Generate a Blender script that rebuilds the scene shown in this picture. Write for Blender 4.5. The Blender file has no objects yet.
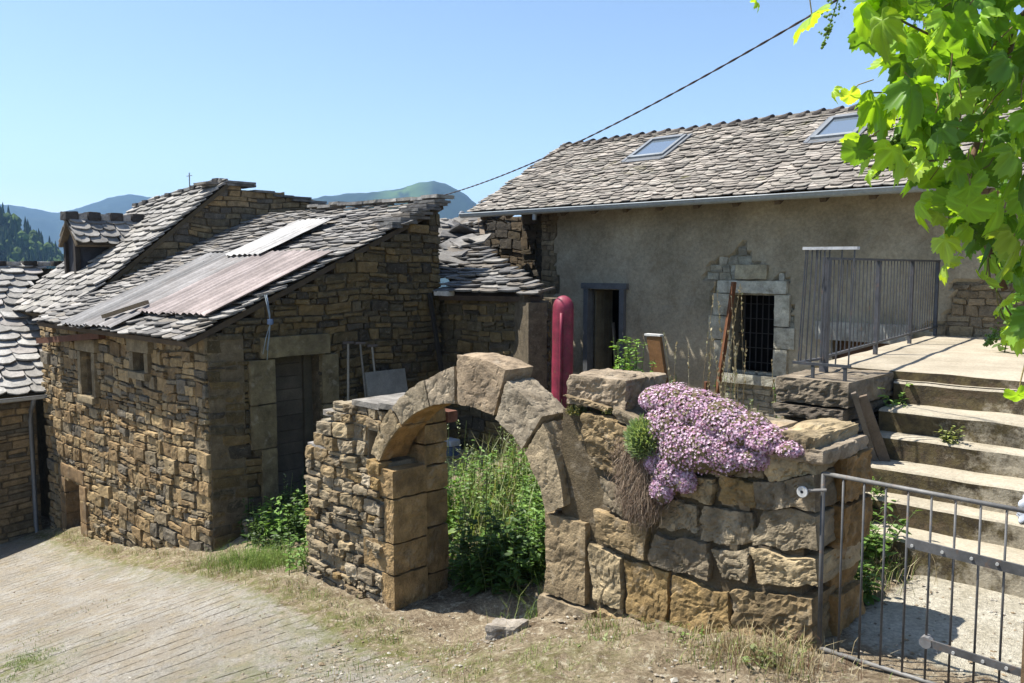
import bpy, math, random
import numpy as np
rs = np.random.RandomState(7)
random.seed(7)
D = bpy.data
SC = bpy.context.scene
COL = SC.collection
UP = np.array([0, 0, 1.0])

# ------------------------------------------------------------------ camera geometry
F, CX, CY = 850.0, 512.0, 341.5
_p = math.atan((CY - 266.0) / F)
_up = np.array([0, math.cos(_p), -math.sin(_p)])


def _ray(x, y): return np.array([x - CX, -(y - CY), F])


_X = -(_ray(-380, 266) - _up * np.dot(_ray(-380, 266), _up)); _X /= np.linalg.norm(_X)
_Y = np.cross(_X, _up); _Y /= np.linalg.norm(_Y)
if _Y[2] < 0: _Y = -_Y
RM = np.stack([_X, _Y, _up])


def ray(x, y): return RM @ _ray(x, y)


def at_y(x, y, Y):
    q = ray(x, y); return q * (Y / q[1])


def at_z(x, y, Z):
    q = ray(x, y); return q * (Z / q[2])


def at_d(x, y, d): return ray(x, y) / F * d


# ------------------------------------------------------------------ noise
def _h(i, j, k, s):
    n = (i * 374761393 + j * 668265263 + k * 2147483647 + s * 974634777) & 0xffffffff
    n = ((n ^ (n >> 13)) * 1274126177) & 0xffffffff
    return ((n ^ (n >> 16)) & 0xffff) / 65535.0


def noise(P, s=0):
    P = np.asarray(P, float)
    I = np.floor(P).astype(np.int64); f = P - I; f = f * f * (3 - 2 * f)
    i, j, k = I[..., 0], I[..., 1], I[..., 2]
    r = 0
    for a in (0, 1):
        for b in (0, 1):
            for c in (0, 1):
                w = (f[..., 0] if a else 1 - f[..., 0]) * (f[..., 1] if b else 1 - f[..., 1]) * (f[..., 2] if c else 1 - f[..., 2])
                r = r + w * _h(i + a, j + b, k + c, s)
    return r


def fbm(P, s=0, o=3):
    P = np.asarray(P, float); r = 0; a = .5; t = 0
    for q in range(o):
        r = r + a * noise(P * 2 ** q + 17.3 * q, s + q); t += a; a *= .5
    return r / t


def n2(x, y, s=0, o=3):
    x = np.asarray(x, float); y = np.asarray(y, float)
    return fbm(np.stack(np.broadcast_arrays(x, y, 0 * x + .37), -1), s, o)


# ------------------------------------------------------------------ mesh builder
class MB:
    def __init__(s): s.V = []; s.F = []; s.C = []; s.M = []; s.n = 0

    def add(s, V, Fs, col=(.5, .5, .5), mi=0):
        V = np.asarray(V, float).reshape(-1, 3)
        c = np.asarray(col, float)
        if c.ndim == 1: c = np.tile(c, (len(V), 1))
        s.V.append(V); s.C.append(c)
        for f in Fs:
            f = np.asarray(f, dtype=np.int64)
            if f.ndim == 1: f = f[None, :]
            s.F.append(f + s.n); s.M.append(np.full(len(f), mi))
        s.n += len(V)

    def box(s, a, b, col=(.5, .5, .5), mi=0):
        x0, y0, z0 = a; x1, y1, z1 = b
        s.add([(x0, y0, z0), (x1, y0, z0), (x1, y1, z0), (x0, y1, z0), (x0, y0, z1), (x1, y0, z1), (x1, y1, z1), (x0, y1, z1)], [BOXF], col, mi)

    def tube(s, pts, r, n=8, col=(.5, .5, .5), cap=True):
        P = np.asarray(pts, float); m = len(P); rr = np.broadcast_to(np.asarray(r, float), (m,))
        T = np.gradient(P, axis=0); T /= np.linalg.norm(T, axis=1)[:, None] + 1e-12
        ref = np.array([0.13, .21, .97]) if abs(T[0, 2]) < .9 else np.array([.97, .2, .1])
        a = np.arange(n) / n * 2 * math.pi; V = []
        for i in range(m):
            A = np.cross(T[i], ref); A /= np.linalg.norm(A); B = np.cross(T[i], A)
            V.append(P[i] + rr[i] * (np.cos(a)[:, None] * A + np.sin(a)[:, None] * B))
        f = [(i * n + k, i * n + (k + 1) % n, (i + 1) * n + (k + 1) % n, (i + 1) * n + k) for i in range(m - 1) for k in range(n)]
        fs = [np.array(f)]
        if cap: fs += [np.array(list(range(n))[::-1]), np.array([(m - 1) * n + k for k in range(n)])]
        s.add(np.concatenate(V), fs, col)

    def bar(s, p, q, w, h, up=(0, 0, 1), col=(.5, .5, .5)):
        p = np.asarray(p, float); q = np.asarray(q, float); d = q - p; d /= np.linalg.norm(d)
        a = np.cross(d, up); a /= np.linalg.norm(a); b = np.cross(a, d)
        a = a * w / 2; b = b * h / 2
        s.add([p - a - b, p + a - b, p + a + b, p - a + b, q - a - b, q + a - b, q + a + b, q - a + b], [[(0, 1, 2, 3), (7, 6, 5, 4), (0, 4, 5, 1), (1, 5, 6, 2), (2, 6, 7, 3), (3, 7, 4, 0)]], col)

    def build(s, name, mat, parent=None, smooth=False):
        me = D.meshes.new(name)
        V = np.concatenate(s.V); C = np.concatenate(s.C)
        L = np.concatenate([f.ravel() for f in s.F])
        T = np.concatenate([np.full(len(f), f.shape[1]) for f in s.F])
        me.vertices.add(len(V)); me.vertices.foreach_set('co', V.astype(np.float32).ravel())
        me.loops.add(len(L)); me.loops.foreach_set('vertex_index', L.astype(np.int32))
        me.polygons.add(len(T)); me.polygons.foreach_set('loop_start', (np.cumsum(T) - T).astype(np.int32))
        me.polygons.foreach_set('loop_total', T.astype(np.int32))
        mats = mat if isinstance(mat, (list, tuple)) else [mat]
        for m in mats: me.materials.append(m)
        if len(mats) > 1: me.polygons.foreach_set('material_index', np.concatenate(s.M).astype(np.int32))
        at = me.attributes.new('Col', 'FLOAT_COLOR', 'POINT')
        at.data.foreach_set('color', np.concatenate([C if name == 'ground' else C * .84, np.ones((len(C), 1))], 1).astype(np.float32).ravel())
        me.update(calc_edges=True); me.validate()
        me.polygons.foreach_set('use_smooth', np.full(len(me.polygons), bool(smooth)))
        o = D.objects.new(name, me); COL.objects.link(o)
        if parent:
            o.parent = parent
            o.matrix_parent_inverse = parent.matrix_basis.inverted()
        return o


BOXF = np.array([(3, 2, 1, 0), (4, 5, 6, 7), (0, 1, 5, 4), (1, 2, 6, 5), (2, 3, 7, 6), (3, 0, 4, 7)])


def tag(o, label, cat, group=None, kind=None):
    o['label'] = label; o['category'] = cat
    if group: o['group'] = group
    if kind: o['kind'] = kind
    return o


def struct(o, label=None):
    o['kind'] = 'structure'
    if label: o['label'] = label
    return o


def thing(name, loc, label, cat, group=None):
    o = D.objects.new(name, None); COL.objects.link(o); o.location = loc; o.empty_display_size = .2
    return tag(o, label, cat, group)


def copy_tree(o, parent=None, off=None):
    c = o.copy(); COL.objects.link(c)
    if parent: c.parent = parent
    for ch in list(o.children): copy_tree(ch, c)
    return c


# cube template -----------------------------------------------------
_tp = {}


def cube_tpl(nx, ny, nz):
    k = (nx, ny, nz)
    if k in _tp: return _tp[k]
    ids = {}; V = []; Fs = []

    def vid(i, j, l):
        if (i, j, l) not in ids: ids[(i, j, l)] = len(V); V.append((2 * i / nx - 1, 2 * j / ny - 1, 2 * l / nz - 1))
        return ids[(i, j, l)]
    for l in (0, nz):
        for i in range(nx):
            for j in range(ny):
                q = [vid(i, j, l), vid(i + 1, j, l), vid(i + 1, j + 1, l), vid(i, j + 1, l)]
                Fs.append(q if l else q[::-1])
    for j in (0, ny):
        for i in range(nx):
            for l in range(nz):
                q = [vid(i, j, l), vid(i + 1, j, l), vid(i + 1, j, l + 1), vid(i, j, l + 1)]
                Fs.append(q[::-1] if j else q)
    for i in (0, nx):
        for j in range(ny):
            for l in range(nz):
                q = [vid(i, j, l), vid(i, j + 1, l), vid(i, j + 1, l + 1), vid(i, j, l + 1)]
                Fs.append(q if i else q[::-1])
    _tp[k] = (np.array(V), np.array(Fs)); return _tp[k]


def stone(mb, fn, n, rnd, amp, fr, col, sd=None, cvar=.12):
    """fn maps unit-cube points (-1..1) to the world; rounded edges and a rough surface"""
    P, Fs = cube_tpl(*n)
    q = P * (1 - rnd) + rnd * P / (np.sum(np.abs(P) ** 5, 1) ** .2)[:, None]
    W = fn(q)
    c = W.mean(0); d = W - c; d /= np.linalg.norm(d, axis=1)[:, None] + 1e-9
    sd = rs.randint(9999) if sd is None else sd
    nn = fbm(W * fr, sd, 4) - .5
    ridg = 1 - np.abs(fbm(W * fr * 1.7 + 31, sd + 5, 3) - .5) * 4
    W = W + d * (amp * (1.5 * nn - .55 * np.clip(ridg, 0, 1) ** 3))[:, None]
    k = 1 + cvar * 2 * (fbm(W * 9, sd + 3, 2) - .5)
    mb.add(W, [Fs], np.clip(np.asarray(col)[None, :] * k[:, None], 0, 1))


def pick(pal):
    c = np.array(pal[rs.randint(len(pal))]); return c * rs.uniform(.82, 1.15)


def rubble(mb, O, U, N, T, v0, v1, iv, ch=(.09, .2), sw=(.14, .4), gap=.012, prot=.03, n=(3, 3, 2), rnd=.4, amp=.012, fr=9, pal=None, core=(.15, .12, .08), wob=.03, split=.25, depth=.12, seed=1, cin=.035):
    O = np.array(O, float); U = np.array(U, float); N = np.array(N, float)
    v = v0
    while v < v1 - .02:
        h = rs.uniform(*ch)
        if v + h > v1 - .05: h = v1 - v
        for a, b in iv(v + h / 2):
            if b - a < .04: continue
            A = O + U * a + UP * v; B = O + U * b + UP * (v + h)
            c8 = [O + U * uu + UP * vv + N * ww for ww in (-T, -cin) for vv in (v, v + h) for uu in (a, b)]
            mb.add(c8, [[(0, 1, 3, 2), (4, 6, 7, 5), (0, 4, 5, 1), (2, 3, 7, 6), (0, 2, 6, 4), (1, 5, 7, 3)]], np.array(core) * rs.uniform(.9, 1.1))
            u = a
            while u < b - .01:
                w = rs.uniform(*sw) * (.75 + h / ch[1] * .4)
                if u + w > b - sw[0] * .6: w = b - u
                subs = [(v, v + h)]
                if h > ch[0] * 1.35 and rs.rand() < split:
                    m = v + h * rs.uniform(.35, .65); subs = [(v, m), (m, v + h)]
                for (s0, s1) in subs:
                    j = rs.uniform(-1, 1, (4, 2)) * gap * 1.3
                    cs = np.array([(u + gap / 2, s0 + gap / 2), (u + w - gap / 2, s0 + gap / 2), (u + w - gap / 2, s1 - gap / 2), (u + gap / 2, s1 - gap / 2)]) + j
                    pr = rs.uniform(-.012, prot)

                    def fn(q, cs=cs, pr=pr):
                        a1 = (q[:, 0:1] + 1) / 2; a2 = (q[:, 1:2] + 1) / 2
                        uv = cs[0] * (1 - a1) * (1 - a2) + cs[1] * a1 * (1 - a2) + cs[2] * a1 * a2 + cs[3] * (1 - a1) * a2
                        wv = -depth + (q[:, 2] + 1) / 2 * (depth + pr)
                        vv = uv[:, 1] + wob * (np.sin(uv[:, 0] * 2.1 + seed) + .6 * np.sin(uv[:, 0] * 4.7 + 2 * seed + uv[:, 1]))
                        return O + uv[:, 0:1] * U + vv[:, None] * UP + wv[:, None] * N
                    stone(mb, fn, n, rnd * rs.uniform(.6, 1.2), amp, fr, pick(pal))
                u += w
        v += h


def cut(a, b, holes, v):
    """interval a..b minus the holes (u0,u1,v0,v1) met at height v"""
    out = [(a, b)]
    for (u0, u1, w0, w1) in holes:
        if w0 < v < w1:
            nx = []
            for (p, q) in out:
                if u0 > p: nx.append((p, min(q, u0)))
                if u1 < q: nx.append((max(p, u1), q))
            out = [t for t in nx if t[1] - t[0] > .02]
    return out


def blockw(mb, a, b, col, rnd=.12, amp=.006, fr=7, n=(8, 6, 8), cvar=.12):
    a = np.array(a, float); b = np.array(b, float)
    stone(mb, lambda q: a + (q + 1) / 2 * (b - a), n, rnd, amp, fr, col, cvar=cvar)


SL_OUT = np.array([(-.5, 1), (-.5, .18), (-.36, .06), (-.15, .0), (.12, .01), (.34, .05), (.5, .2), (.5, 1)])


def slates(mb, O, U, S, iv, s1, exp=.17, wr=(.2, .34), th=(.014, .028), pal=None, rot=.06, lift=1.3, jit=.012):
    """rows of overlapping stone slates on the plane O + u U + s S"""
    O = np.array(O, float); U = np.array(U, float); S = np.array(S, float); N = np.cross(U, S); N /= np.linalg.norm(N)
    if N[2] < 0: N = -N
    s = 0; row = 0
    while s < s1:
        for a, b in iv(s + exp / 2):
            u = a - rs.uniform(0, wr[0] * .7)
            while u < b - .03:
                w = rs.uniform(*wr)
                if u + w > b: w = max(b - u, .08)
                if u < a: w0 = w; u0 = a; w = w - (a - u); u = a
                if w < .05: u += w + .003; continue
                t = rs.uniform(*th); L = exp * rs.uniform(1.8, 2.1)
                o = SL_OUT.copy(); o[:, 0] *= w - .006; o[:, 1] *= L
                o[1:7, 1] += rs.uniform(-.35, .35, 6) * exp * .22; o[1:7, 0] += rs.uniform(-1, 1, 6) * w * .05
                an = rs.uniform(-rot, rot); ca, sa = math.cos(an), math.sin(an)
                o = np.stack([o[:, 0] * ca - o[:, 1] * sa, o[:, 0] * sa + o[:, 1] * ca], 1)
                uc = u + w / 2; sc = s + rs.uniform(-jit, jit) - .02
                o[:, 1] = np.minimum(o[:, 1], s1 + .03 - sc); tilt = t * lift * 2
                low = (1 - o[:, 1] / L) * tilt + rs.uniform(0, .008) + (o[:, 0] / w) * rs.uniform(-.012, .012)
                top = [O + U * (uc + p[0]) + S * (sc + p[1]) + N * (l + t) for p, l in zip(o, low)]
                bot = [O + U * (uc + p[0]) + S * (sc + p[1]) + N * l for p, l in zip(o, low)]
                k = 8
                fs = [np.array([range(k)]), np.array([range(2 * k - 1, k - 1, -1)]), np.array([(i, k + i, k + (i + 1) % k, (i + 1) % k) for i in range(k)])]
                if np.dot(np.cross(np.array(top[1]) - top[0], np.array(top[4]) - top[1]), N) < 0:
                    fs = [f[:, ::-1] for f in fs]
                mb.add(top + bot, fs, pick(pal))
                u += w + .004
        s += exp * rs.uniform(.93, 1.07); row += 1


# ------------------------------------------------------------------ materials
def nodes(name):
    m = D.materials.new(name); m.use_nodes = True
    nt = m.node_tree; nt.nodes.clear()
    out = nt.nodes.new('ShaderNodeOutputMaterial')
    return m, nt, out


def N_(nt, t, **kw):
    n = nt.nodes.new(t)
    for k, v in kw.items():
        if k in n.inputs.keys(): n.inputs[k].default_value = v
        else: setattr(n, k, v)
    return n


def mixc(nt, fac, a, b, bt='MIX'):
    n = nt.nodes.new('ShaderNodeMix'); n.data_type = 'RGBA'; n.blend_type = bt
    for s, v in ((n.inputs[0], fac), (n.inputs[6], a), (n.inputs[7], b)):
        if hasattr(v, 'type') and not isinstance(v, (int, float, tuple)): nt.links.new(v, s)
        elif isinstance(v, tuple): s.default_value = (*v, 1)
        else: s.default_value = v
    return n.outputs[2]


def ramp(nt, src, p0, p1, c0=(0, 0, 0), c1=(1, 1, 1)):
    r = nt.nodes.new('ShaderNodeValToRGB'); r.color_ramp.elements[0].position = p0; r.color_ramp.elements[1].position = p1
    r.color_ramp.elements[0].color = (*c0, 1); r.color_ramp.elements[1].color = (*c1, 1)
    nt.links.new(src, r.inputs[0]); return r.outputs[0]


def nz(nt, scale, detail=5, rough=.6, vec=None, dist=0):
    n = N_(nt, 'ShaderNodeTexNoise', Scale=scale, Detail=detail, Roughness=rough, Distortion=dist)
    if vec is None:
        tc = nt.nodes.new('ShaderNodeNewGeometry'); vec = tc.outputs['Position']
    nt.links.new(vec, n.inputs['Vector']); return n.outputs['Fac']


def vmat(name, rough=.9, spec=.2, sc=6., lo=.72, hi=1.2, fine=45., bump=.5, bdist=.01, stains=(), metal=0., scratch=None):
    """base colour from the per-piece colour attribute, broken up by noise, with stains (colour, scale, p0, p1, amount)"""
    m, nt, out = nodes(name)
    a = N_(nt, 'ShaderNodeAttribute', attribute_name='Col')
    n1 = nz(nt, sc); n2_ = nz(nt, fine, 4, .7)
    c = mixc(nt, 1., a.outputs['Color'], ramp(nt, n1, .3, .72, (lo,) * 3, (hi,) * 3), 'MULTIPLY')
    c = mixc(nt, .6, c, ramp(nt, n2_, .3, .7, (.7,) * 3, (1.25,) * 3), 'MULTIPLY')
    for i, (sc_, s, p0, p1, am) in enumerate(stains):
        f = ramp(nt, nz(nt, s, 6, .65, dist=.4), p0, p1, (0, 0, 0), (am,) * 3)
        c = mixc(nt, f, c, sc_)
    b = N_(nt, 'ShaderNodeBsdfPrincipled', Roughness=rough, Metallic=metal)
    b.inputs['Specular IOR Level'].default_value = spec
    nt.links.new(c, b.inputs['Base Color'])
    if bump:
        bm = N_(nt, 'ShaderNodeBump', Strength=bump, Distance=bdist)
        mx = N_(nt, 'ShaderNodeMath', operation='ADD'); nt.links.new(n2_, mx.inputs[0]); nt.links.new(nz(nt, fine * .3, 6, .7), mx.inputs[1])
        nt.links.new(mx.outputs[0], bm.inputs['Height']); nt.links.new(bm.outputs[0], b.inputs['Normal'])
    nt.links.new(b.outputs[0], out.inputs[0]); return m


def leafmat(name, trans=.4, rough=.5, tint=(1.35, 1.3, .5), spec=.3):
    m, nt, out = nodes(name)
    a = N_(nt, 'ShaderNodeAttribute', attribute_name='Col')
    b = N_(nt, 'ShaderNodeBsdfPrincipled', Roughness=rough); b.inputs['Specular IOR Level'].default_value = spec
    nt.links.new(a.outputs['Color'], b.inputs['Base Color'])
    t = nt.nodes.new('ShaderNodeBsdfTranslucent')
    nt.links.new(mixc(nt, 1., a.outputs['Color'], tint, 'MULTIPLY'), t.inputs[0])
    mx = nt.nodes.new('ShaderNodeMixShader'); mx.inputs[0].default_value = trans
    nt.links.new(b.outputs[0], mx.inputs[1]); nt.links.new(t.outputs[0], mx.inputs[2]); nt.links.new(mx.outputs[0], out.inputs[0])
    return m


M = {}
M['barn'] = vmat('rubble_stone', sc=9, lo=.6, hi=1.3, fine=55, stains=[((.06, .05, .035), 2.3, .55, .72, .5), ((.3, .26, .19), 22, .56, .7, .4), ((.05, .045, .035), 30, .6, .68, .5)], bump=.9, bdist=.02)
M['arch'] = vmat('weathered_stone', sc=7, lo=.58, hi=1.35, fine=60, bump=.7, bdist=.018, stains=[((.4, .35, .27), 6, .56, .72, .5), ((.085, .065, .04), 3.6, .53, .68, .6), ((.06, .05, .03), 30, .6, .68, .5), ((.11, .1, .04), 9, .62, .72, .45)])
M['slate'] = vmat('slate', sc=5, lo=.6, hi=1.3, fine=40, bump=.5, rough=.8, spec=.18, stains=[((.34, .34, .31), 7, .6, .7, .4), ((.13, .11, .05), 5, .66, .74, .5)])
M['mossy'] = vmat('mossy_slate', sc=5, lo=.62, hi=1.25, fine=40, bump=.5, rough=.85, spec=.15, stains=[((.32, .31, .27), 6, .58, .7, .35), ((.09, .085, .025), 1.6, .6, .68, .75)])
M['wood'] = vmat('old_wood', sc=5, fine=50, bump=.4, rough=.85)
M['metal'] = vmat('painted_metal', sc=7, lo=.6, hi=1.45, stains=[((.16, .09, .05), 18, .58, .68, .6)], fine=40, bump=.1, rough=.55, spec=.4, bdist=.003)
M['zinc'] = vmat('zinc', sc=2, lo=.85, hi=1.1, fine=20, bump=.05, rough=.45, spec=.5)
M['rust'] = vmat('rusty_iron', sc=10, fine=60, bump=.3, rough=.85, bdist=.004)
M['tin'] = vmat('fibre_sheet', sc=2, fine=25, bump=.15, rough=.8, bdist=.004, stains=[((.2, .17, .15), 3, .55, .75, .5)])
M['plain'] = vmat('plain_matt', bump=.1, rough=.8, bdist=.003)
M['leaf'] = leafmat('green_leaf', .35)
M['vine'] = leafmat('vine_leaf', .48, .42, (2.0, 1.8, .5))
M['petal'] = leafmat('petal', .3, .7, (1.1, 1.0, 1.05), .1)
M['dry'] = leafmat('dry_grass', .25, .8, (1.1, 1, .8), .1)
M['dark'] = vmat('interior_shade', bump=0, spec=0)  # near-black colour stands in for the shade inside openings


def glassmat():
    m, nt, out = nodes('window_glass')
    b = N_(nt, 'ShaderNodeBsdfPrincipled', Roughness=.06); b.inputs['Base Color'].default_value = (.12, .15, .18, 1)
    b.inputs['Specular IOR Level'].default_value = .9
    b.inputs['Coat Weight'].default_value = 1.0
    nt.links.new(b.outputs[0], out.inputs[0]); return m


M['glass'] = glassmat()


def plastermat():
    m, nt, out = nodes('old_render')
    a = N_(nt, 'ShaderNodeAttribute', attribute_name='Col')
    n1 = nz(nt, .9, 8, .72); n3 = nz(nt, 22, 6, .8); n4 = nz(nt, 3.5, 8, .75, dist=.6)
    c = mixc(nt, 1., a.outputs['Color'], ramp(nt, n1, .3, .7, (.6, .57, .5), (1.25, 1.22, 1.14)), 'MULTIPLY')
    c = mixc(nt, .7, c, ramp(nt, n3, .32, .68, (.6,) * 3, (1.3,) * 3), 'MULTIPLY')
    c = mixc(nt, ramp(nt, n4, .52, .7, (0, 0, 0), (.6,) * 3), c, (.2, .155, .1))
    b = N_(nt, 'ShaderNodeBsdfPrincipled', Roughness=.95); b.inputs['Specular IOR Level'].default_value = .1
    nt.links.new(c, b.inputs['Base Color'])
    bm = N_(nt, 'ShaderNodeBump', Strength=.7, Distance=.015); nt.links.new(n3, bm.inputs['Height']); nt.links.new(bm.outputs[0], b.inputs['Normal'])
    nt.links.new(b.outputs[0], out.inputs[0]); return m


M['plaster'] = plastermat()


def groundmat():
    """grooved concrete ramp where Col.r is high, earth and dry litter elsewhere, moss patches from Col.g"""
    m, nt, out = nodes('ground_surface')
    a = N_(nt, 'ShaderNodeAttribute', attribute_name='Col')
    sep = nt.nodes.new('ShaderNodeSeparateColor'); nt.links.new(a.outputs['Color'], sep.inputs[0])
    geo = nt.nodes.new('ShaderNodeNewGeometry')
    big = nz(nt, .9, 6, .65); mid = nz(nt, 5, 6, .7); fin = nz(nt, 40, 5, .75); vf = nz(nt, 130, 3, .7)
    # concrete
    con = mixc(nt, ramp(nt, big, .35, .65), (.31, .285, .24), (.46, .43, .375))
    con = mixc(nt, ramp(nt, mid, .45, .7, (0, 0, 0), (.7,) * 3), con, (.36, .29, .18))
    con = mixc(nt, .85, con, ramp(nt, fin, .32, .68, (.5,) * 3, (1.4,) * 3), 'MULTIPLY')
    con = mixc(nt, ramp(nt, vf, .6, .68, (0, 0, 0), (.5,) * 3), con, (.5, .48, .43))
    con = mixc(nt, ramp(nt, nz(nt, 1.7, 8, .78), .47, .62, (0, 0, 0), (.6,) * 3), con, (.31, .26, .19))
    con = mixc(nt, ramp(nt, nz(nt, .8, 7, .75), .56, .66, (0, 0, 0), (.35,) * 3), con, (.3, .3, .16))
    con = mixc(nt, ramp(nt, nz(nt, 11, 7, .8), .55, .66, (0, 0, 0), (.5,) * 3), con, (.22, .19, .145))
    # grooves pressed across the ramp, broken by wear
    mp = nt.nodes.new('ShaderNodeMapping'); mp.inputs['Rotation'].default_value = (0, 0, math.radians(14))
    nt.links.new(geo.outputs['Position'], mp.inputs[0])
    dn = nz(nt, 1.1, 3, .5)
    sx = nt.nodes.new('ShaderNodeSeparateXYZ'); nt.links.new(mp.outputs[0], sx.inputs[0])
    ad = N_(nt, 'ShaderNodeMath', operation='MULTIPLY_ADD'); ad.inputs[1].default_value = .3; nt.links.new(dn, ad.inputs[0]); nt.links.new(sx.outputs[0], ad.inputs[2])
    ml = N_(nt, 'ShaderNodeMath', operation='MULTIPLY'); ml.inputs[1].default_value = 2 * math.pi / .165; nt.links.new(ad.outputs[0], ml.inputs[0])
    sn = N_(nt, 'ShaderNodeMath', operation='SINE'); nt.links.new(ml.outputs[0], sn.inputs[0])
    grv = ramp(nt, sn.outputs[0], .925, .995)
    wear = ramp(nt, nz(nt, 3.3, 8, .85), .48, .56)
    gm = N_(nt, 'ShaderNodeMath', operation='MULTIPLY'); nt.links.new(grv, gm.inputs[0]); nt.links.new(wear, gm.inputs[1])
    nb = N_(nt, 'ShaderNodeMath', operation='MULTIPLY_ADD'); nb.inputs[1].default_value = -1.; nb.inputs[2].default_value = 1.; nt.links.new(sep.outputs[2], nb.inputs[0])
    g2 = N_(nt, 'ShaderNodeMath', operation='MULTIPLY'); g2.use_clamp = True; nt.links.new(nb.outputs[0], g2.inputs[0]); nt.links.new(gm.outputs[0], g2.inputs[1]); gm = g2
    sand = mixc(nt, 1., mixc(nt, ramp(nt, mid, .35, .65), (.5, .45, .34), (.66, .61, .49)), ramp(nt, fin, .3, .7, (.6,) * 3, (1.25,) * 3), 'MULTIPLY')
    con = mixc(nt, sep.outputs[2], con, sand)
    con = mixc(nt, gm.outputs[0], con, (.12, .1, .07))
    # earth with litter
    ea = mixc(nt, ramp(nt, mid, .35, .65), (.17, .125, .08), (.38, .31, .21))
    ea = mixc(nt, ramp(nt, nz(nt, 17, 5, .7), .54, .64), ea, (.5, .44, .32))
    ea = mixc(nt, .8, ea, ramp(nt, fin, .3, .7, (.5,) * 3, (1.4,) * 3), 'MULTIPLY')
    # edge broken by noise
    ed = N_(nt, 'ShaderNodeMath', operation='MULTIPLY_ADD'); ed.inputs[1].default_value = .7; nt.links.new(mid, ed.inputs[0]); nt.links.new(sep.outputs[0], ed.inputs[2])
    col = mixc(nt, ramp(nt, ed.outputs[0], .72, .92), ea, con)
    mo = N_(nt, 'ShaderNodeMath', operation='MULTIPLY'); nt.links.new(ramp(nt, nz(nt, 8, 6, .75), .42, .58), mo.inputs[0]); nt.links.new(sep.outputs[1], mo.inputs[1])
    col = mixc(nt, mo.outputs[0], col, (.14, .16, .035))
    b = N_(nt, 'ShaderNodeBsdfPrincipled', Roughness=.95); b.inputs['Specular IOR Level'].default_value = .12
    nt.links.new(col, b.inputs['Base Color'])
    hs = N_(nt, 'ShaderNodeMath', operation='MULTIPLY_ADD'); hs.inputs[1].default_value = -1.2
    gr = N_(nt, 'ShaderNodeMath', operation='MULTIPLY'); nt.links.new(gm.outputs[0], gr.inputs[0]); nt.links.new(sep.outputs[0], gr.inputs[1])
    nt.links.new(gr.outputs[0], hs.inputs[0])
    h2 = N_(nt, 'ShaderNodeMath', operation='ADD'); nt.links.new(fin, h2.inputs[0]); nt.links.new(vf, h2.inputs[1])
    nt.links.new(h2.outputs[0], hs.inputs[2])
    bm = N_(nt, 'ShaderNodeBump', Strength=1., Distance=.024); nt.links.new(hs.outputs[0], bm.inputs['Height']); nt.links.new(bm.outputs[0], b.inputs['Normal'])
    nt.links.new(b.outputs[0], out.inputs[0]); return m


M['ground'] = groundmat()


def stepmat():
    """pale cast concrete; risers carry dark moss and lichen"""
    m, nt, out = nodes('step_concrete')
    a = N_(nt, 'ShaderNodeAttribute', attribute_name='Col')
    geo = nt.nodes.new('ShaderNodeNewGeometry')
    sx = nt.nodes.new('ShaderNodeSeparateXYZ'); nt.links.new(geo.outputs['True Normal'], sx.inputs[0])
    sp = nt.nodes.new('ShaderNodeSeparateXYZ'); nt.links.new(geo.outputs['Position'], sp.inputs[0])
    fin = nz(nt, 45, 5, .7); mid = nz(nt, 4, 6, .7)
    c = mixc(nt, 1., a.outputs['Color'], ramp(nt, nz(nt, 2, 6, .7), .3, .7, (.7, .68, .62), (1.12, 1.1, 1.05)), 'MULTIPLY')
    c = mixc(nt, .7, c, ramp(nt, fin, .3, .7, (.68,) * 3, (1.25,) * 3), 'MULTIPLY')
    # moss grows on the risers, mostly towards the wall on the left
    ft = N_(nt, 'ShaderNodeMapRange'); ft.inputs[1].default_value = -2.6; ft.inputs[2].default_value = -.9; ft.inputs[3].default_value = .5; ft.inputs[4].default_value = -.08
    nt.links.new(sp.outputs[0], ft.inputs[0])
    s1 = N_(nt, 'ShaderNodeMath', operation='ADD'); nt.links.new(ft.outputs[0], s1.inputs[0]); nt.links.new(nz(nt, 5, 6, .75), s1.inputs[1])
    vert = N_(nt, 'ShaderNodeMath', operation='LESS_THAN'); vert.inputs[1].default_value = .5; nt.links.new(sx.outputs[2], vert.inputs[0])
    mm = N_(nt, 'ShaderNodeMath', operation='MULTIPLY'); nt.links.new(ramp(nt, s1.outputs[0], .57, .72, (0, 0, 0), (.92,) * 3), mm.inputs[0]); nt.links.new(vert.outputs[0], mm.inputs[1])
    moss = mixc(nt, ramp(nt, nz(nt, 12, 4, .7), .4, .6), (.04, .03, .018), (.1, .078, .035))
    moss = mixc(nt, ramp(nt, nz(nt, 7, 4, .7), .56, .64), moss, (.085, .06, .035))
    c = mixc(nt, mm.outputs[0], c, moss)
    c = mixc(nt, ramp(nt, nz(nt, 3, 6, .8), .6, .7, (0, 0, 0), (.4,) * 3), c, (.2, .15, .1))
    b = N_(nt, 'ShaderNodeBsdfPrincipled', Roughness=.9); b.inputs['Specular IOR Level'].default_value = .15
    nt.links.new(c, b.inputs['Base Color'])
    bm = N_(nt, 'ShaderNodeBump', Strength=.6, Distance=.012); nt.links.new(fin, bm.inputs['Height']); nt.links.new(bm.outputs[0], b.inputs['Normal'])
    nt.links.new(b.outputs[0], out.inputs[0]); return m


M['steps'] = stepmat()

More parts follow.
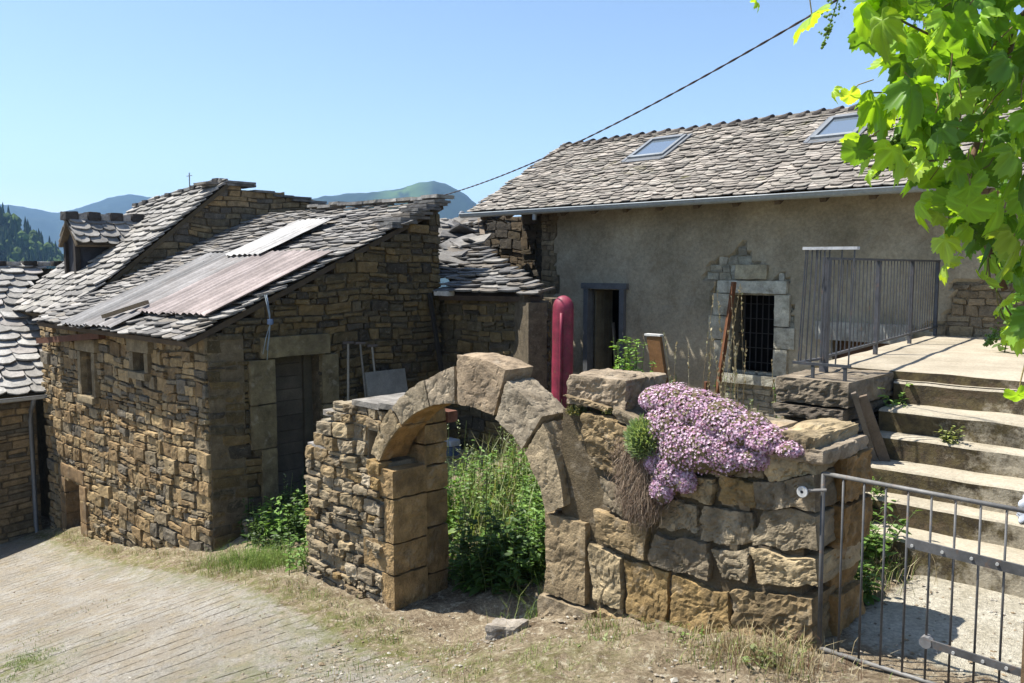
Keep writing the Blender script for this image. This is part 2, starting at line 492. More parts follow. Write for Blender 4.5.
# palettes: surface colours, the gable one with shade mixed in
P_BARN = [(.36, .25, .125), (.41, .295, .15), (.3, .21, .11), (.27, .215, .135), (.2, .17, .125), (.45, .325, .17), (.35, .275, .17), (.28, .19, .095), (.38, .26, .13), (.33, .25, .14)]
P_ARCH = [(.34, .26, .165), (.38, .3, .19), (.31, .23, .135), (.3, .245, .17), (.4, .315, .2), (.36, .255, .13), (.28, .23, .16)]
P_WALL = [(.31, .225, .12), (.36, .28, .165), (.26, .195, .115), (.225, .18, .12), (.39, .31, .2), (.34, .23, .1), (.29, .235, .155)]
P_GABLE = [(.145, .108, .055), (.19, .135, .062), (.115, .092, .055), (.085, .07, .05), (.21, .145, .065), (.135, .108, .065), (.165, .12, .058)]  # barn stone darkened to put the gable's shade into the colour
P_HROOF = [(.29, .26, .225), (.34, .305, .26), (.25, .225, .195), (.38, .34, .295), (.3, .275, .24), (.21, .19, .165), (.27, .25, .215)]
P_BROOF = [(.26, .245, .22), (.31, .295, .27), (.21, .2, .185), (.35, .33, .3), (.28, .265, .235)]
P_SHED = [(.17, .165, .155), (.22, .21, .195), (.13, .125, .12), (.25, .235, .21), (.17, .15, .125)]
P_FACE = [(.4, .375, .29), (.46, .43, .34), (.35, .325, .25), (.43, .38, .27)]

# ------------------------------------------------------------------ terrain heights
CP = np.array([(0, 0, -1.6), (2, -3, -1.4), (-1, 3, -1.98), (-1.9, 4.3, -2.1), (-1, 4.5, -2.06), (0, 4.6, -2.05), (-2.1, 5.8, -2.04), (-1.3, 5.8, -2.04), (1, 5.5, -2.03), (3, 5, -2), (-3, 3.9, -2.27), (-3.86, 4.3, -2.44), (-3.7, 3.9, -2.44),
               (-5.57, 4.3, -2.9), (-6.93, 4.3, -2.92), (-9.7, 4.75, -3.5), (-11.3, 4.75, -3.85), (-12.9, 4.75, -4.16), (-14.3, 4.75, -4.22), (-15.7, 4.7, -4.55), (-15.7, 2, -4.9), (-12, 0, -4.6), (-8, 0, -3.9), (-5, 0, -3.0), (-5, 2, -2.87), (-8, 2, -3.4),
               (-4.45, 4.4, -2.9), (-4.5, 4.85, -2.88), (-4.2, 4.4, -2.72), (-4.6, 3.95, -2.86), (-4.05, 4.15, -2.55), (-4.3, 3.3, -2.66), (-20, 0, -5.6), (-3, 1.5, -2.3), (-4.7, 5.2, -2.72), (-6, 5.5, -2.9), (-8, 6, -3.05), (-9.5, 6, -3.0), (-9.5, 8, -2.85), (-7, 8.4, -2.6), (-5, 8, -2.5), (-9, 11, -2.45), (-6, 11, -2.3), (-3.3, 7, -2.3), (-3.3, 11, -2.2), (-3.9, 5.2, -2.52), (-8.6, 4.9, -3.25)])


def _rbf():
    d = np.linalg.norm(CP[:, None, :2] - CP[None, :, :2], axis=2); n = len(CP)
    A = np.zeros((n + 3, n + 3)); A[:n, :n] = d + np.eye(n) * -.02
    A[:n, n] = 1; A[:n, n + 1:] = CP[:, :2]; A[n, :n] = 1; A[n + 1:, :n] = CP[:, :2].T
    return np.linalg.solve(A, np.concatenate([CP[:, 2], [0, 0, 0]]))


RW = _rbf()


def gz(x, y):
    x = np.asarray(x, float); y = np.asarray(y, float)
    xc = np.clip(x, -22, 4); yc = np.clip(y, -4, 13)
    d = np.sqrt((xc[..., None] - CP[:, 0]) ** 2 + (yc[..., None] - CP[:, 1]) ** 2)
    z = d @ RW[:-3] + RW[-3] + RW[-2] * xc + RW[-1] * yc
    return z + (x - xc) * .12


# ramp edge: concrete lies on the camera side of this line
EDGE = [(-30, 4.7), (-16, 4.5), (-14, 4.5), (-12, 4.45), (-10, 4.3), (-8.6, 4.2), (-7, 3.95), (-5.6, 3.85), (-4.6, 3.75), (-4.0, 3.5), (-3.5, 3.15), (-3.2, 2.6), (-2.6, 2.0), (-1, 1.4), (3, 1.0)]


def edge_y(x): return np.interp(x, [e[0] for e in EDGE], [e[1] for e in EDGE])


def ground():
    xs = np.concatenate([np.linspace(-60, -17.2, 30), np.arange(-17, 1.6, .06), np.linspace(1.8, 40, 25)])
    ys = np.concatenate([np.linspace(-40, .3, 30), np.arange(.5, 8.6, .06), np.linspace(8.8, 60, 40)])
    X, Y = np.meshgrid(xs, ys)
    Z = gz(X, Y)
    conc = np.clip((edge_y(X) - Y) * 2.2 + .3, 0, 1)
    near = (np.abs(X + 8) < 10) & (Y > .4) & (Y < 9)
    lump = (n2(X * 2.2, Y * 2.2, 3) - .5) * .11 + (n2(X * 8, Y * 8, 5) - .5) * .09
    land0 = np.clip((X + 2.0) * 4, 0, 1) * np.clip((Y - 4.5) * 4, 0, 1)
    Z = Z + np.where(near, lump * (1 - conc) * (1 - .8 * land0) + conc * (n2(X * 1.2, Y * 1.2, 8) - .5) * .035, 0)
    # flat trodden landing in front of the steps
    land = np.clip((X + 2.0) * 4, 0, 1) * np.clip((Y - 4.5) * 4, 0, 1) * (X < 3) * (Y < 7)
    # the land drops away beyond the hamlet
    Z = Z - np.clip((-X - 26) * .5, 0, 16) - np.clip((Y - 20) * .45, 0, 18)
    dry = np.clip(1 - conc, 0, 1)
    grn = np.clip(1 - np.abs(Y - edge_y(X)) / .5, 0, 1) * .7 + 1.0 * np.exp(-((X + 7.75) ** 2 + (Y - 2.0) ** 2) / .22) + .55 * np.exp(-((X + 3.1) ** 2 + (Y - 3.5) ** 2) / .2) + .5 * np.exp(-((X + 5.2) ** 2 + (Y - 2.9) ** 2) / .5)
    concl = np.maximum(conc, land)
    C = np.stack([concl, np.clip(grn, 0, 1) * (1 - land), np.clip(land, 0, 1)], -1)
    ny, nx = X.shape
    I = np.arange(nx * ny).reshape(ny, nx)
    Q = np.stack([I[:-1, :-1], I[:-1, 1:], I[1:, 1:], I[1:, :-1]], -1).reshape(-1, 4)
    mb = MB(); mb.add(np.stack([X, Y, Z], -1).reshape(-1, 3), [Q], C.reshape(-1, 3))
    struct(mb.build('ground', M['ground'], smooth=True))


ground()


def spans(mask, u0, u1, v, step=.05):
    us = np.arange(u0, u1 + step, step); ok = mask(us, np.full(len(us), v)); out = []; st = None
    for u, k in zip(us, ok):
        if k and st is None: st = u
        if not k and st is not None:
            out.append((st, u)); st = None
    if st is not None: out.append((st, u1))
    return out


XA, YA, ZA = np.eye(3)
NY = np.array([0, -1.0, 0])

# ================================================================== MAIN HOUSE
HS = .545
house = thing('farmhouse', (-6, 11.21, -2.3), 'long rendered farmhouse with grey stone slate roof, two skylights and a barred window', 'house')
H_HOLES = [(-8.96, -8.23, -2.75, -.40), (-6.25, -5.60, -1.55, -.39), (-4.75, -3.9, -1.45, -.99)]


def h_mask(u, v):
    k = n2(u * 2.3, v * 2.3, 21) - .5; k2 = n2(u * 7, v * 7, 22) - .5
    m = (np.abs(u + 5.95) < .54 + k * .7 + k2 * .25) & (v < -.12 + k * .5) & (v > -2.6)
    m |= (np.abs(u + 6.12) + .9 * np.abs(v + .1) < .42 + k * .6)
    m |= (u < -9.62 + k * .5 + k2 * .3)
    m |= (u > -3.45 + k) & (u < -2.2 + k) & (v < -.12 + k * .9)
    return m


def facade():
    us = set(np.round(np.arange(-10.02, -1.39, .075), 3)); vs = set(np.round(np.arange(-3.0, 1.05, .075), 3))
    for a, b, c, d in H_HOLES:
        us = {u for u in us if min(abs(u - a), abs(u - b)) > .02} | {a, b}
        vs = {v for v in vs if min(abs(v - c), abs(v - d)) > .02} | {c, d}
    us = np.array(sorted(us)); vs = np.array(sorted(vs))
    Ug, Vg = np.meshgrid(us, vs)
    w = (n2(Ug * 1.1, Vg * 1.1, 31) - .5) * .05 + (n2(Ug * 5, Vg * 5, 32) - .5) * .03
    w = np.where(h_mask(Ug, Vg), -.075, w)
    c = np.tile(np.array([.42, .375, .29]), (Ug.size, 1)) * (.72 + .56 * n2(Ug * .7, Vg * .7, 35)).ravel()[:, None]
    # greyer and darker towards the foot
    low = np.clip((-1.2 - Vg) * .8, 0, .5).ravel()[:, None]; c = c * (1 - low) + low * np.array([.3, .285, .235])
    mb = MB(); I = np.arange(Ug.size).reshape(Ug.shape)
    mu = (us[:-1] + us[1:]) / 2; mv = (vs[:-1] + vs[1:]) / 2
    A, B = np.meshgrid(mu, mv); keep = np.ones(A.shape, bool)
    for a, b, c0, d in H_HOLES: keep &= ~((A > a) & (A < b) & (B > c0) & (B < d))
    Q = np.stack([I[:-1, :-1], I[:-1, 1:], I[1:, 1:], I[1:, :-1]], -1)[keep]
    mb.add(np.stack([Ug, 11.21 - w, Vg], -1).reshape(-1, 3), [Q], c)
    for a, b, c0, d in H_HOLES:   # reveals
        y0, y1 = 11.2, 11.62
        k = (.26, .235, .18)
        mb.add([(a, y0, c0), (a, y1, c0), (a, y1, d), (a, y0, d)], [[(0, 1, 2, 3)]], k)
        mb.add([(b, y0, c0), (b, y0, d), (b, y1, d), (b, y1, c0)], [[(0, 1, 2, 3)]], k)
        mb.add([(a, y0, d), (a, y1, d), (b, y1, d), (b, y0, d)], [[(0, 1, 2, 3)]], k)
        mb.add([(a, y0, c0), (b, y0, c0), (b, y1, c0), (a, y1, c0)], [[(0, 1, 2, 3)]], k)
    mb.build('rendered_wall', M['plaster'], house)
    for nm, ua, ub in (('quoin_stonework', -10.02, -9.0), ('window_stonework', -7.6, -4.6), ('bare_stonework', -4.4, -2.0)):
        st = MB()

        def iv(v):
            z = v - 3.0; o = []
            for a, b in spans(h_mask, ua, ub, z):
                for p, q in cut(a, b, [(h[0] - .02, h[1] + .02, h[2], h[3]) for h in H_HOLES], z): o.append((p + 10.02, q + 10.02))
            return o
        rubble(st, (-10.02, 11.21, -3), XA, NY, .1, 0, 3.95, iv, ch=(.07, .14), sw=(.11, .3), prot=.006, pal=P_FACE if ua > -8 and ua < -5 else [(.34, .26, .15), (.3, .23, .14), (.37, .3, .19), (.26, .21, .14)], core=(.44, .4, .3) if ua > -8 and ua < -5 else (.27, .21, .13), amp=.01, seed=3, wob=.01, cin=.03)
        st.build(nm, M['barn'], house)
    # recessed rubble end left of the quoins, back and side walls
    rw = MB()
    rubble(rw, (-11.0, 11.75, -3), XA, NY, .3, 0, 4.0, lambda v: [(0, 1.0)], pal=[(.12, .095, .06), (.16, .12, .075), (.1, .085, .065)], seed=5)
    rubble(rw, (-10.02, 11.21, -3), YA, -XA, .2, 0, 4.0, lambda v: [(0.02, .7)], pal=P_BARN, seed=6)
    rw.box((-11.0, 12.06, -3), (-10.7, 15.6, .95), (.16, .13, .09)); rw.box((-11.0, 15.6, -3), (-1.4, 15.9, .95), (.16, .13, .09)); rw.box((-1.7, 11.3, -3), (-1.4, 15.59, .95), (.16, .13, .09))
    for s0 in (-10.99, -1.69):   # gable triangles
        rw.add([(s0, 11.2, .951), (s0, 15.3, .951), (s0, 13.2, 2.3), (s0 + .28, 11.2, .951), (s0 + .28, 15.3, .951), (s0 + .28, 13.2, 2.3)], [[(0, 1, 2), (5, 4, 3)], [(0, 3, 4, 1), (1, 4, 5, 2), (2, 5, 3, 0)]], (.17, .14, .1))
    rw.build('stone_end_wall', M['barn'], house)
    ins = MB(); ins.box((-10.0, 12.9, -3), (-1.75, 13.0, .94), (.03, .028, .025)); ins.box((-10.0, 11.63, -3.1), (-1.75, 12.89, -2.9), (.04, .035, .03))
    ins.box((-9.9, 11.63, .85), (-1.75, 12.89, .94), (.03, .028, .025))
    ins.build('room_shade_lining', M['dark'], house)  # near-black lining added so the rooms read as unlit


facade()


def house_roof():
    Ld = math.sqrt(1 + HS * HS); S = np.array([0, 1, HS]) / Ld
    O = np.array([-11.25, 10.58, .95]); LEN = (13.2 - 10.58) * Ld; W = 9.85
    d = MB(); nrm = np.array([0, -HS, 1]) / Ld
    for (o, s) in ((O, S), (np.array([-11.25, 15.82, .95]), np.array([0, -1, HS]) / Ld)):
        nn = np.array([0, -s[1] * HS, abs(s[1])]); nn /= np.linalg.norm(nn)
        a = o - nn * .03; V = []
        for t in (0, -.07):
            for (uu, ss) in ((0.03, .05), (W, .05), (W, LEN), (.03, LEN)): V.append(a + XA * uu + s * ss + nn * t)
        d.add(V, [BOXF[:, ::1]], (.1, .075, .05))
    r = d.build('roof_deck', M['wood'], house)
    mb = MB()
    sky = [(2.42, 3.16, 1.74, 2.6), (5.68, 6.36, 1.74, 2.58)]

    def iv(s):
        return cut(0.0 + .03 * math.sin(s * 9), W, sky, s)
    slates(mb, O, XA, S, iv, LEN - .03, exp=.088, wr=(.12, .25), th=(.008, .017), lift=1.1, pal=P_HROOF)
    O2 = np.array([-11.25, 15.82, .95]); S2 = np.array([0, -1, HS]) / Ld
    slates(mb, O2, XA, S2, lambda s: [(0, W)], LEN - .03, exp=.4, wr=(.5, .8), pal=P_HROOF)
    rf = mb.build('slate_roof', M['mossy'], house)
    rt = MB(); x = -11.2; zr = .95 + HS * (13.2 - 10.58)
    rt.bar((-11.2, 13.2, zr + .0), (-1.42, 13.2, zr + .0), .22, .04, col=(.34, .3, .25))
    while x < -1.6:   # cap stones bedded along the ridge
        L = rs.uniform(.15, .2); z0 = zr + .015 + rs.uniform(-.008, .01)
        P, Fs = cube_tpl(4, 6, 2); q = P * .75 + .25 * P / (np.sum(np.abs(P) ** 4, 1) ** .25)[:, None]
        V = np.stack([x + (q[:, 0] + 1) / 2 * L, 13.2 + q[:, 1] * .12, z0 + .028 * (q[:, 2] + 1) - .05 * q[:, 1] ** 2 + .02 * q[:, 0]], 1)
        rt.add(V, [Fs], np.array((.1, .085, .075)) * rs.uniform(.6, 1.3)); x += L + rs.uniform(.09, .14)
    rt.build('ridge_caps', M['slate'], rf)
    # skylights
    for (u0, u1, s0, s1) in sky:
        fr = MB(); g = MB(); nn = np.cross(XA, S)

        def bx(m, ua, ub, sa, sb, n0, n1, col):
            V = [O + XA * u + S * s + nn * n for n in (n0, n1) for (u, s) in ((ua, sa), (ub, sa), (ub, sb), (ua, sb))]
            m.add(V, [BOXF], col)
        bx(fr, u0 + .01, u0 + .07, s0 + .01, s1 - .01, -.05, .085, (.2, .215, .225)); bx(fr, u1 - .07, u1 - .01, s0 + .01, s1 - .01, -.05, .085, (.2, .215, .225))
        bx(fr, u0 + .071, u1 - .071, s0 + .01, s0 + .08, -.05, .083, (.26, .28, .29)); bx(fr, u0 + .071, u1 - .071, s1 - .1, s1 - .01, -.05, .095, (.2, .21, .22))
        bx(fr, u0 - .03, u1 + .03, s0 - .12, s0 + .008, .02, .05, (.14, .15, .16)); bx(fr, u0 - .06, u0 + .008, s0 - .1, s1 + .05, .03, .058, (.16, .17, .18)); bx(fr, u1 - .008, u1 + .06, s0 - .1, s1 + .05, .03, .058, (.16, .17, .18))
        bx(g, u0 + .071, u1 - .071, s0 + .081, s1 - .101, .03, .06, (.1, .1, .1))
        f = fr.build('skylight', M['zinc'], house); g.build('pane', M['glass'], f)
    # gutter with brackets and fascia
    gt = MB(); a = np.linspace(math.pi, 2 * math.pi, 9); n = 9; V = []
    xs = np.linspace(-11.3, -1.4, 30)
    for x in xs:
        for k in range(9): V.append((x, 10.5 + .065 * math.cos(a[k]), .92 + .065 * math.sin(a[k])))
    gt.add(V, [np.array([(i * n + k, i * n + k + 1, (i + 1) * n + k + 1, (i + 1) * n + k) for i in range(29) for k in range(8)])], (.3, .33, .34))
    gt.tube([(-11.3, 10.437, .925), (-1.4, 10.437, .925)], .012, 6, (.32, .35, .36)); gt.tube([(-11.3, 10.5, .92), (-11.27, 10.5, .92)], .064, 10, (.28, .3, .32))
    go = gt.build('gutter', M['zinc'], house, True)
    br = MB(); br.tube([(-9.55, 10.52, .86), (-9.55, 10.52, .76)], .035, 8, (.3, .33, .34)); br.build('outlet', M['zinc'], go)
    for x in np.arange(-10.9, -1.6, .62):
        rf2 = MB(); rf2.bar((x, 10.62, .86), (x, 11.2, .86 + HS * .58), .08, .11, col=(.12, .09, .06)); rf2.build('rafter_end', M['wood'], house)


house_roof()


def house_openings():
    # window surround of dressed stone
    mb = MB(); g = (.56, .52, .4)
    for a, b in (((-6.56, 11.16, -.72), (-6.26, 11.4, -.40)), ((-6.63, 11.155, -1.08), (-6.26, 11.4, -.73)), ((-6.53, 11.16, -1.55), (-6.26, 11.4, -1.09)), ((-5.59, 11.16, -.85), (-5.36, 11.4, -.40)), ((-5.59, 11.17, -1.16), (-5.28, 11.4, -.86)), ((-5.59, 11.16, -1.55), (-5.38, 11.4, -1.17))):
        blockw(mb, a, b, np.array(g) * rs.uniform(.85, 1.12), .1, .01, 8)
    blockw(mb, (-6.5, 11.15, -.39), (-5.4, 11.4, -.21), (.56, .54, .44), .1, .012, 7, (14, 6, 4))
    blockw(mb, (-6.4, 11.11, -1.7), (-5.38, 11.4, -1.56), (.48, .46, .37), .1, .012, 7, (14, 6, 4))
    blockw(mb, (-6.2, 11.14, -.19), (-5.7, 11.4, .02), (.46, .41, .28), .15, .012, 7)
    w = MB(); w.box((-6.24, 11.55, -1.54), (-5.61, 11.6, -.4), (.012, .011, .01))  # near-black sheet painted as the unlit room behind the bars
    win = w.build('barred_window', M['dark'], house)
    mb.build('stone_surround', M['arch'], win)
    b = MB()
    for x in np.linspace(-6.15, -5.68, 6): b.tube([(x, 11.38, -1.56), (x, 11.38, -.38)], .009, 6, (.05, .045, .04))
    for z in np.linspace(-1.4, -.55, 5): b.bar((-6.26, 11.38, z), (-5.59, 11.38, z), .03, .008, col=(.05, .045, .04))
    b.build('iron_grille', M['rust'], win)
    # doorway with weathered blue-grey frame, leaf standing ajar
    f = MB(); c = (.13, .135, .14)
    f.box((-9.0, 11.14, -2.6), (-8.91, 11.3, -.38), c); f.box((-8.26, 11.14, -2.6), (-8.17, 11.3, -.38), c); f.box((-9.05, 11.135, -.375), (-8.12, 11.3, -.28), np.array(c) * 1.05)
    dr = MB()
    for i in range(4):
        dr.bar((-8.88 + i * .012, 11.32 + .1 * i, -1.5), (-8.873 + i * .012, 11.415 + .1 * i, -1.5), 2.2, .03, up=(1, 0, 0), col=np.array((.2, .17, .11)) * rs.uniform(.8, 1.1))
    dd = dr.build('open_door', M['wood'], house)
    f.build('door_frame', M['wood'], dd)
    pl = MB(); pl.bar((-8.52, 11.5, -2.4), (-8.68, 11.55, -.95), .05, .03, up=(0, 1, 0), col=(.2, .17, .13)); pl.build('prop', M['wood'], dd)
    lt = MB(); blockw(lt, (-4.98, 11.13, -.99), (-3.72, 11.35, -.74), (.42, .4, .34), .08, .01, 6, (12, 4, 5))
    l = lt.build('low_opening', M['arch'], house); l['label'] = 'pale stone lintel over a low opening'
    bd = MB(); bd.box((-4.74, 11.36, -1.45), (-3.91, 11.4, -1.0), (.13, .075, .045)); bd.build('board', M['wood'], l)


house_openings()

# ================================================================== STONE BARN
barn = thing('stone_barn', (-9.7, 4.8, -3.5), 'rubble stone barn with a low slate roof patched with corrugated sheets', 'barn')
BS = .447


def roof_z(y): return -.85 + BS * (y - 4.6)


def barn_walls():
    F_HOLES = [(-13.62, -13.2, -1.95, -1.28), (-11.68, -11.34, -1.42, -1.16), (-14.62, -13.98, -5, -3.38)]
    mb = MB()

    def ivf(v): return [(a + 15.5, b + 15.5) for a, b in cut(-15.5, -9.7, F_HOLES, v - 5.2)]
    rubble(mb, (-15.5, 4.8, -5.2), XA, NY, .5, 0, 4.34, ivf, ch=(.07, .21), sw=(.1, .36), split=.45, prot=.04, n=(5, 4, 2), amp=.026, fr=11, pal=P_BARN, wob=.016, seed=2, gap=.012, core=(.2, .155, .095))
    mb.build('front_wall', M['barn'], barn)
    mb = MB(); dh = [(.93, 1.61, -4, -1.17)]

    def ivg(v):
        z = v - 4.6; lo = 0.02
        top = (z + .12 + .85) / BS - .2   # below the sloping verge
        lo = max(lo, top)
        return cut(lo, 3.77, dh, z) if lo < 3.7 else []
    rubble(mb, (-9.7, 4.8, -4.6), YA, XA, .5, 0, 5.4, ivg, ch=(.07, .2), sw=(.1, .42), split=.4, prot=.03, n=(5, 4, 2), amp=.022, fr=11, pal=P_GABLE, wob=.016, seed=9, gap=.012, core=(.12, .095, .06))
    mb.box((-15.5, 8.1, -4.6), (-10.21, 8.57, .75), (.12, .1, .07)); mb.box((-15.5, 5.31, -5), (-15.1, 8.09, -.6), (.12, .1, .07))
    mb.build('gable_wall', M['barn'], barn)
    # dressed stones of the gable doorway
    q = MB(); c = np.array((.21, .17, .095))
    for (y0, y1, z0, z1) in ((5.36, 5.72, -1.75, -1.18), (5.36, 5.72, -2.32, -1.76), (5.5, 5.72, -3.1, -2.33), (6.42, 6.68, -1.85, -1.18), (6.42, 6.62, -2.4, -1.86), (6.42, 6.7, -3.1, -2.41)):
        blockw(q, (-10.0, y0, z0), (-9.655, y1, z1), c * rs.uniform(.85, 1.1), .1, .012, 5)
    blockw(q, (-10.0, 5.52, -1.17), (-9.64, 6.56, -.9), c * 1.05, .12, .02, 4, (4, 14, 5))
    dr = MB()
    z = -3.1
    while z < -1.2:
        h = rs.uniform(.14, .22); h = min(h, -1.17 - z); dr.box((-9.98, 5.73, z), (-9.94, 6.28, z + h - .006), np.array((.12, .1, .075)) * rs.uniform(.75, 1.15)); z += h
    dr.box((-9.97, 6.285, -3.1), (-9.9, 6.41, -1.18), (.1, .085, .06))
    d = dr.build('plank_door', M['wood'], barn); q.build('door_surround', M['arch'], d)
    bk = MB(); bk.box((-10.3, 5.6, -3.2), (-10.22, 6.5, -1.0), (.02, .02, .02)); bk.build('recess_shade', M['dark'], d)  # near-black slab as painted shade behind the door
    # windows of the front wall
    for (x0, x1, z0, z1) in F_HOLES[:2]:
        w = MB(); w.box((x0 - .02, 5.14, z0 - .02), (x1 + .02, 5.2, z1 + .02), (.012, .011, .01)); wo = w.build('window', M['dark'], barn)  # near-black sheet as painted shade in the opening
        s = MB(); c = np.array((.27, .215, .13))
        blockw(s, (x0 - .13, 4.74, z0), (x0 - .005, 5.1, z1), c * rs.uniform(.8, 1)); blockw(s, (x1 + .005, 4.74, z0), (x1 + .13, 5.1, z1), c * rs.uniform(.8, 1))
        blockw(s, (x0 - .16, 4.72, z1 + .005), (x1 + .2, 5.1, z1 + .2), c); blockw(s, (x0 - .1, 4.7, z0 - .1), (x1 + .1, 5.1, z0 - .005), c * 1.2)
        s.build('stone_frame', M['arch'], wo)
    w = MB(); w.box((-14.65, 5.1, -5), (-13.95, 5.16, -3.3), (.015, .013, .01)); wo = w.build('low_doorway', M['dark'], barn)  # near-black sheet painted as the doorway's inner shade
    s = MB(); c = np.array((.3, .2, .105)); z = -4.7
    while z < -3.5:
        h = rs.uniform(.25, .4)
        blockw(s, (-14.85, 4.765, z), (-14.61, 5.1, min(z + h, -3.42) - .01), c * rs.uniform(.8, 1.1)); blockw(s, (-13.99, 4.765, z), (-13.74, 5.1, min(z + h, -3.42) - .01), c * rs.uniform(.8, 1.1)); z += h
    blockw(s, (-14.8, 4.765, -3.41), (-13.8, 5.1, -3.2), c * .9, .2, .02, 6, (12, 4, 5))
    s.build('stone_frame', M['arch'], wo)
    dr = MB()
    for i in range(4): dr.box((-14.6 + .155 * i, 5.03, -4.7), (-14.45 + .155 * i, 5.07, -3.44), np.array((.11, .085, .06)) * rs.uniform(.7, 1.1))
    dr.build('plank_door', M['wood'], wo)


barn_walls()


def barn_roof():
    Ld = math.sqrt(1 + BS * BS); S = np.array([0, 1, BS]) / Ld; nn = np.array([0, -BS, 1]) / Ld
    O = np.array([-14.95, 4.5, -.895]); LEN = (8.62 - 4.5) * Ld; W = 5.3
    d = MB(); V = [O + XA * u + S * s + nn * t for t in (-.1, -.03) for (u, s) in ((0, .06), (W - .06, .06), (W - .06, LEN), (0, LEN))]
    d.add(V, [BOXF], (.09, .07, .05)); d.build('roof_deck', M['wood'], barn)
    mb = MB()
    sag = lambda s: .05 * math.sin(s * 3.1)
    slates(mb, O, XA, S, lambda s: [(0, W + .03 * math.sin(s * 11))], LEN, exp=.115, wr=(.15, .36), th=(.01, .024), lift=1.1, pal=[(.225, .21, .19), (.27, .255, .235), (.18, .17, .158), (.31, .295, .27), (.15, .142, .132), (.25, .225, .19)], rot=.09, jit=.03)
    # rough slabs on top of the end wall
    for y in np.arange(7.6, 8.45, .16):
        for k in range(2):
            blockw(mb, (-9.95 - rs.rand() * .5, y, roof_z(y) + .05 + k * .045), (-9.62, y + rs.uniform(.2, .4), roof_z(y) + .09 + k * .045), pick(P_SHED), .2, .02, 6, (5, 5, 1))
    x = -13.2
    while x < -9.7:
        L = min(rs.uniform(.25, .5), -9.66 - x); k = rs.uniform(0, .05)
        blockw(mb, (x, 8.5, 1.0 + k), (x + L, 8.85, 1.05 + k), pick(P_BROOF), .2, .02, 6, (5, 5, 1)); x += L * .85
    rf = mb.build('slate_roof', M['slate'], barn)
    # verge stones along the gable

    def sheet(u0, u1, s0, s1, col, n0, skew=0., pitch=.15, am=.014, mat='tin'):
        m = MB(); nu = int((u1 - u0) / pitch * 8); ns = 14
        uu = np.linspace(u0, u1, nu); ss = np.linspace(s0, s1, ns); A, B = np.meshgrid(uu, ss)
        h = n0 + am * np.sin(2 * math.pi * A / pitch) + .02 * (n2(A * 2, B * 2, int(u0 * 10) % 50) - .5)
        h = h + .03 * np.clip((s0 + .5 - B), 0, 1) * (n2(A * 3, 0 * B, 4) - .3)
        Bj = B + (B == s0) * (n2(A * 5, A * 0, 3) - .5) * .1
        P = O + (A + skew * (B - s0))[..., None] * XA + Bj[..., None] * S + h[..., None] * nn
        P2 = P - nn * .006
        I = np.arange(A.size).reshape(A.shape); Q = np.stack([I[:-1, :-1], I[:-1, 1:], I[1:, 1:], I[1:, :-1]], -1).reshape(-1, 4)
        c = np.array(col)[None, :] * ((.7 + .6 * n2(A * 6, B * .8, 9)) * (.55 + .9 * n2(np.floor(A / pitch * 2) * 3.7, np.floor(B * .45) * 2.3, 14, 1))).ravel()[:, None]
        m.add(P.reshape(-1, 3), [Q], c); m.add(P2.reshape(-1, 3), [Q[:, ::-1]], c)
        return m.build('corrugated_sheet', M[mat], barn, True)
    o = sheet(1.42, 2.45, -.02, 2.55, (.2, .195, .19), .075); o['label'] = 'dark grey corrugated sheet at the far edge of the patch'
    o = sheet(2.3, 3.3, .0, 2.45, (.27, .255, .245), .09, skew=.03); o['label'] = 'mid grey corrugated sheet running up from the eave'
    o = sheet(3.12, 4.25, .45, 2.5, (.3, .255, .24), .1, skew=.04); o['label'] = 'pinkish corrugated sheet in the middle of the patch'
    o = sheet(4.1, 5.12, .47, 2.45, (.34, .285, .265), .115, skew=.05); o['label'] = 'pale pinkish corrugated sheet nearest the gable'
    o = sheet(2.4, 3.5, 2.33, 3.78, (.47, .46, .44), .125, am=.012); o['label'] = 'pale bleached corrugated sheet near the ridge'
    b = MB(); b.bar(O + XA * 2.75 + S * .15 + nn * .15, O + XA * 3.2 + S * .62 + nn * .16, .1, .05, col=(.25, .19, .12)); b.build('loose_board', M['wood'], barn)
    e = MB(); e.bar((-14.95, 4.6, -1.2), (-12.5, 4.66, -.98), .1, .09, col=(.13, .06, .035)); e.build('eave_beam', M['rust'], barn)


barn_roof()

# ================================================================== CONNECTING SHED
shed = thing('lean_to', (-8.6, 8.58, -2.7), 'low stone lean-to with dark broken slate roof between the barn and the farmhouse', 'outbuilding')


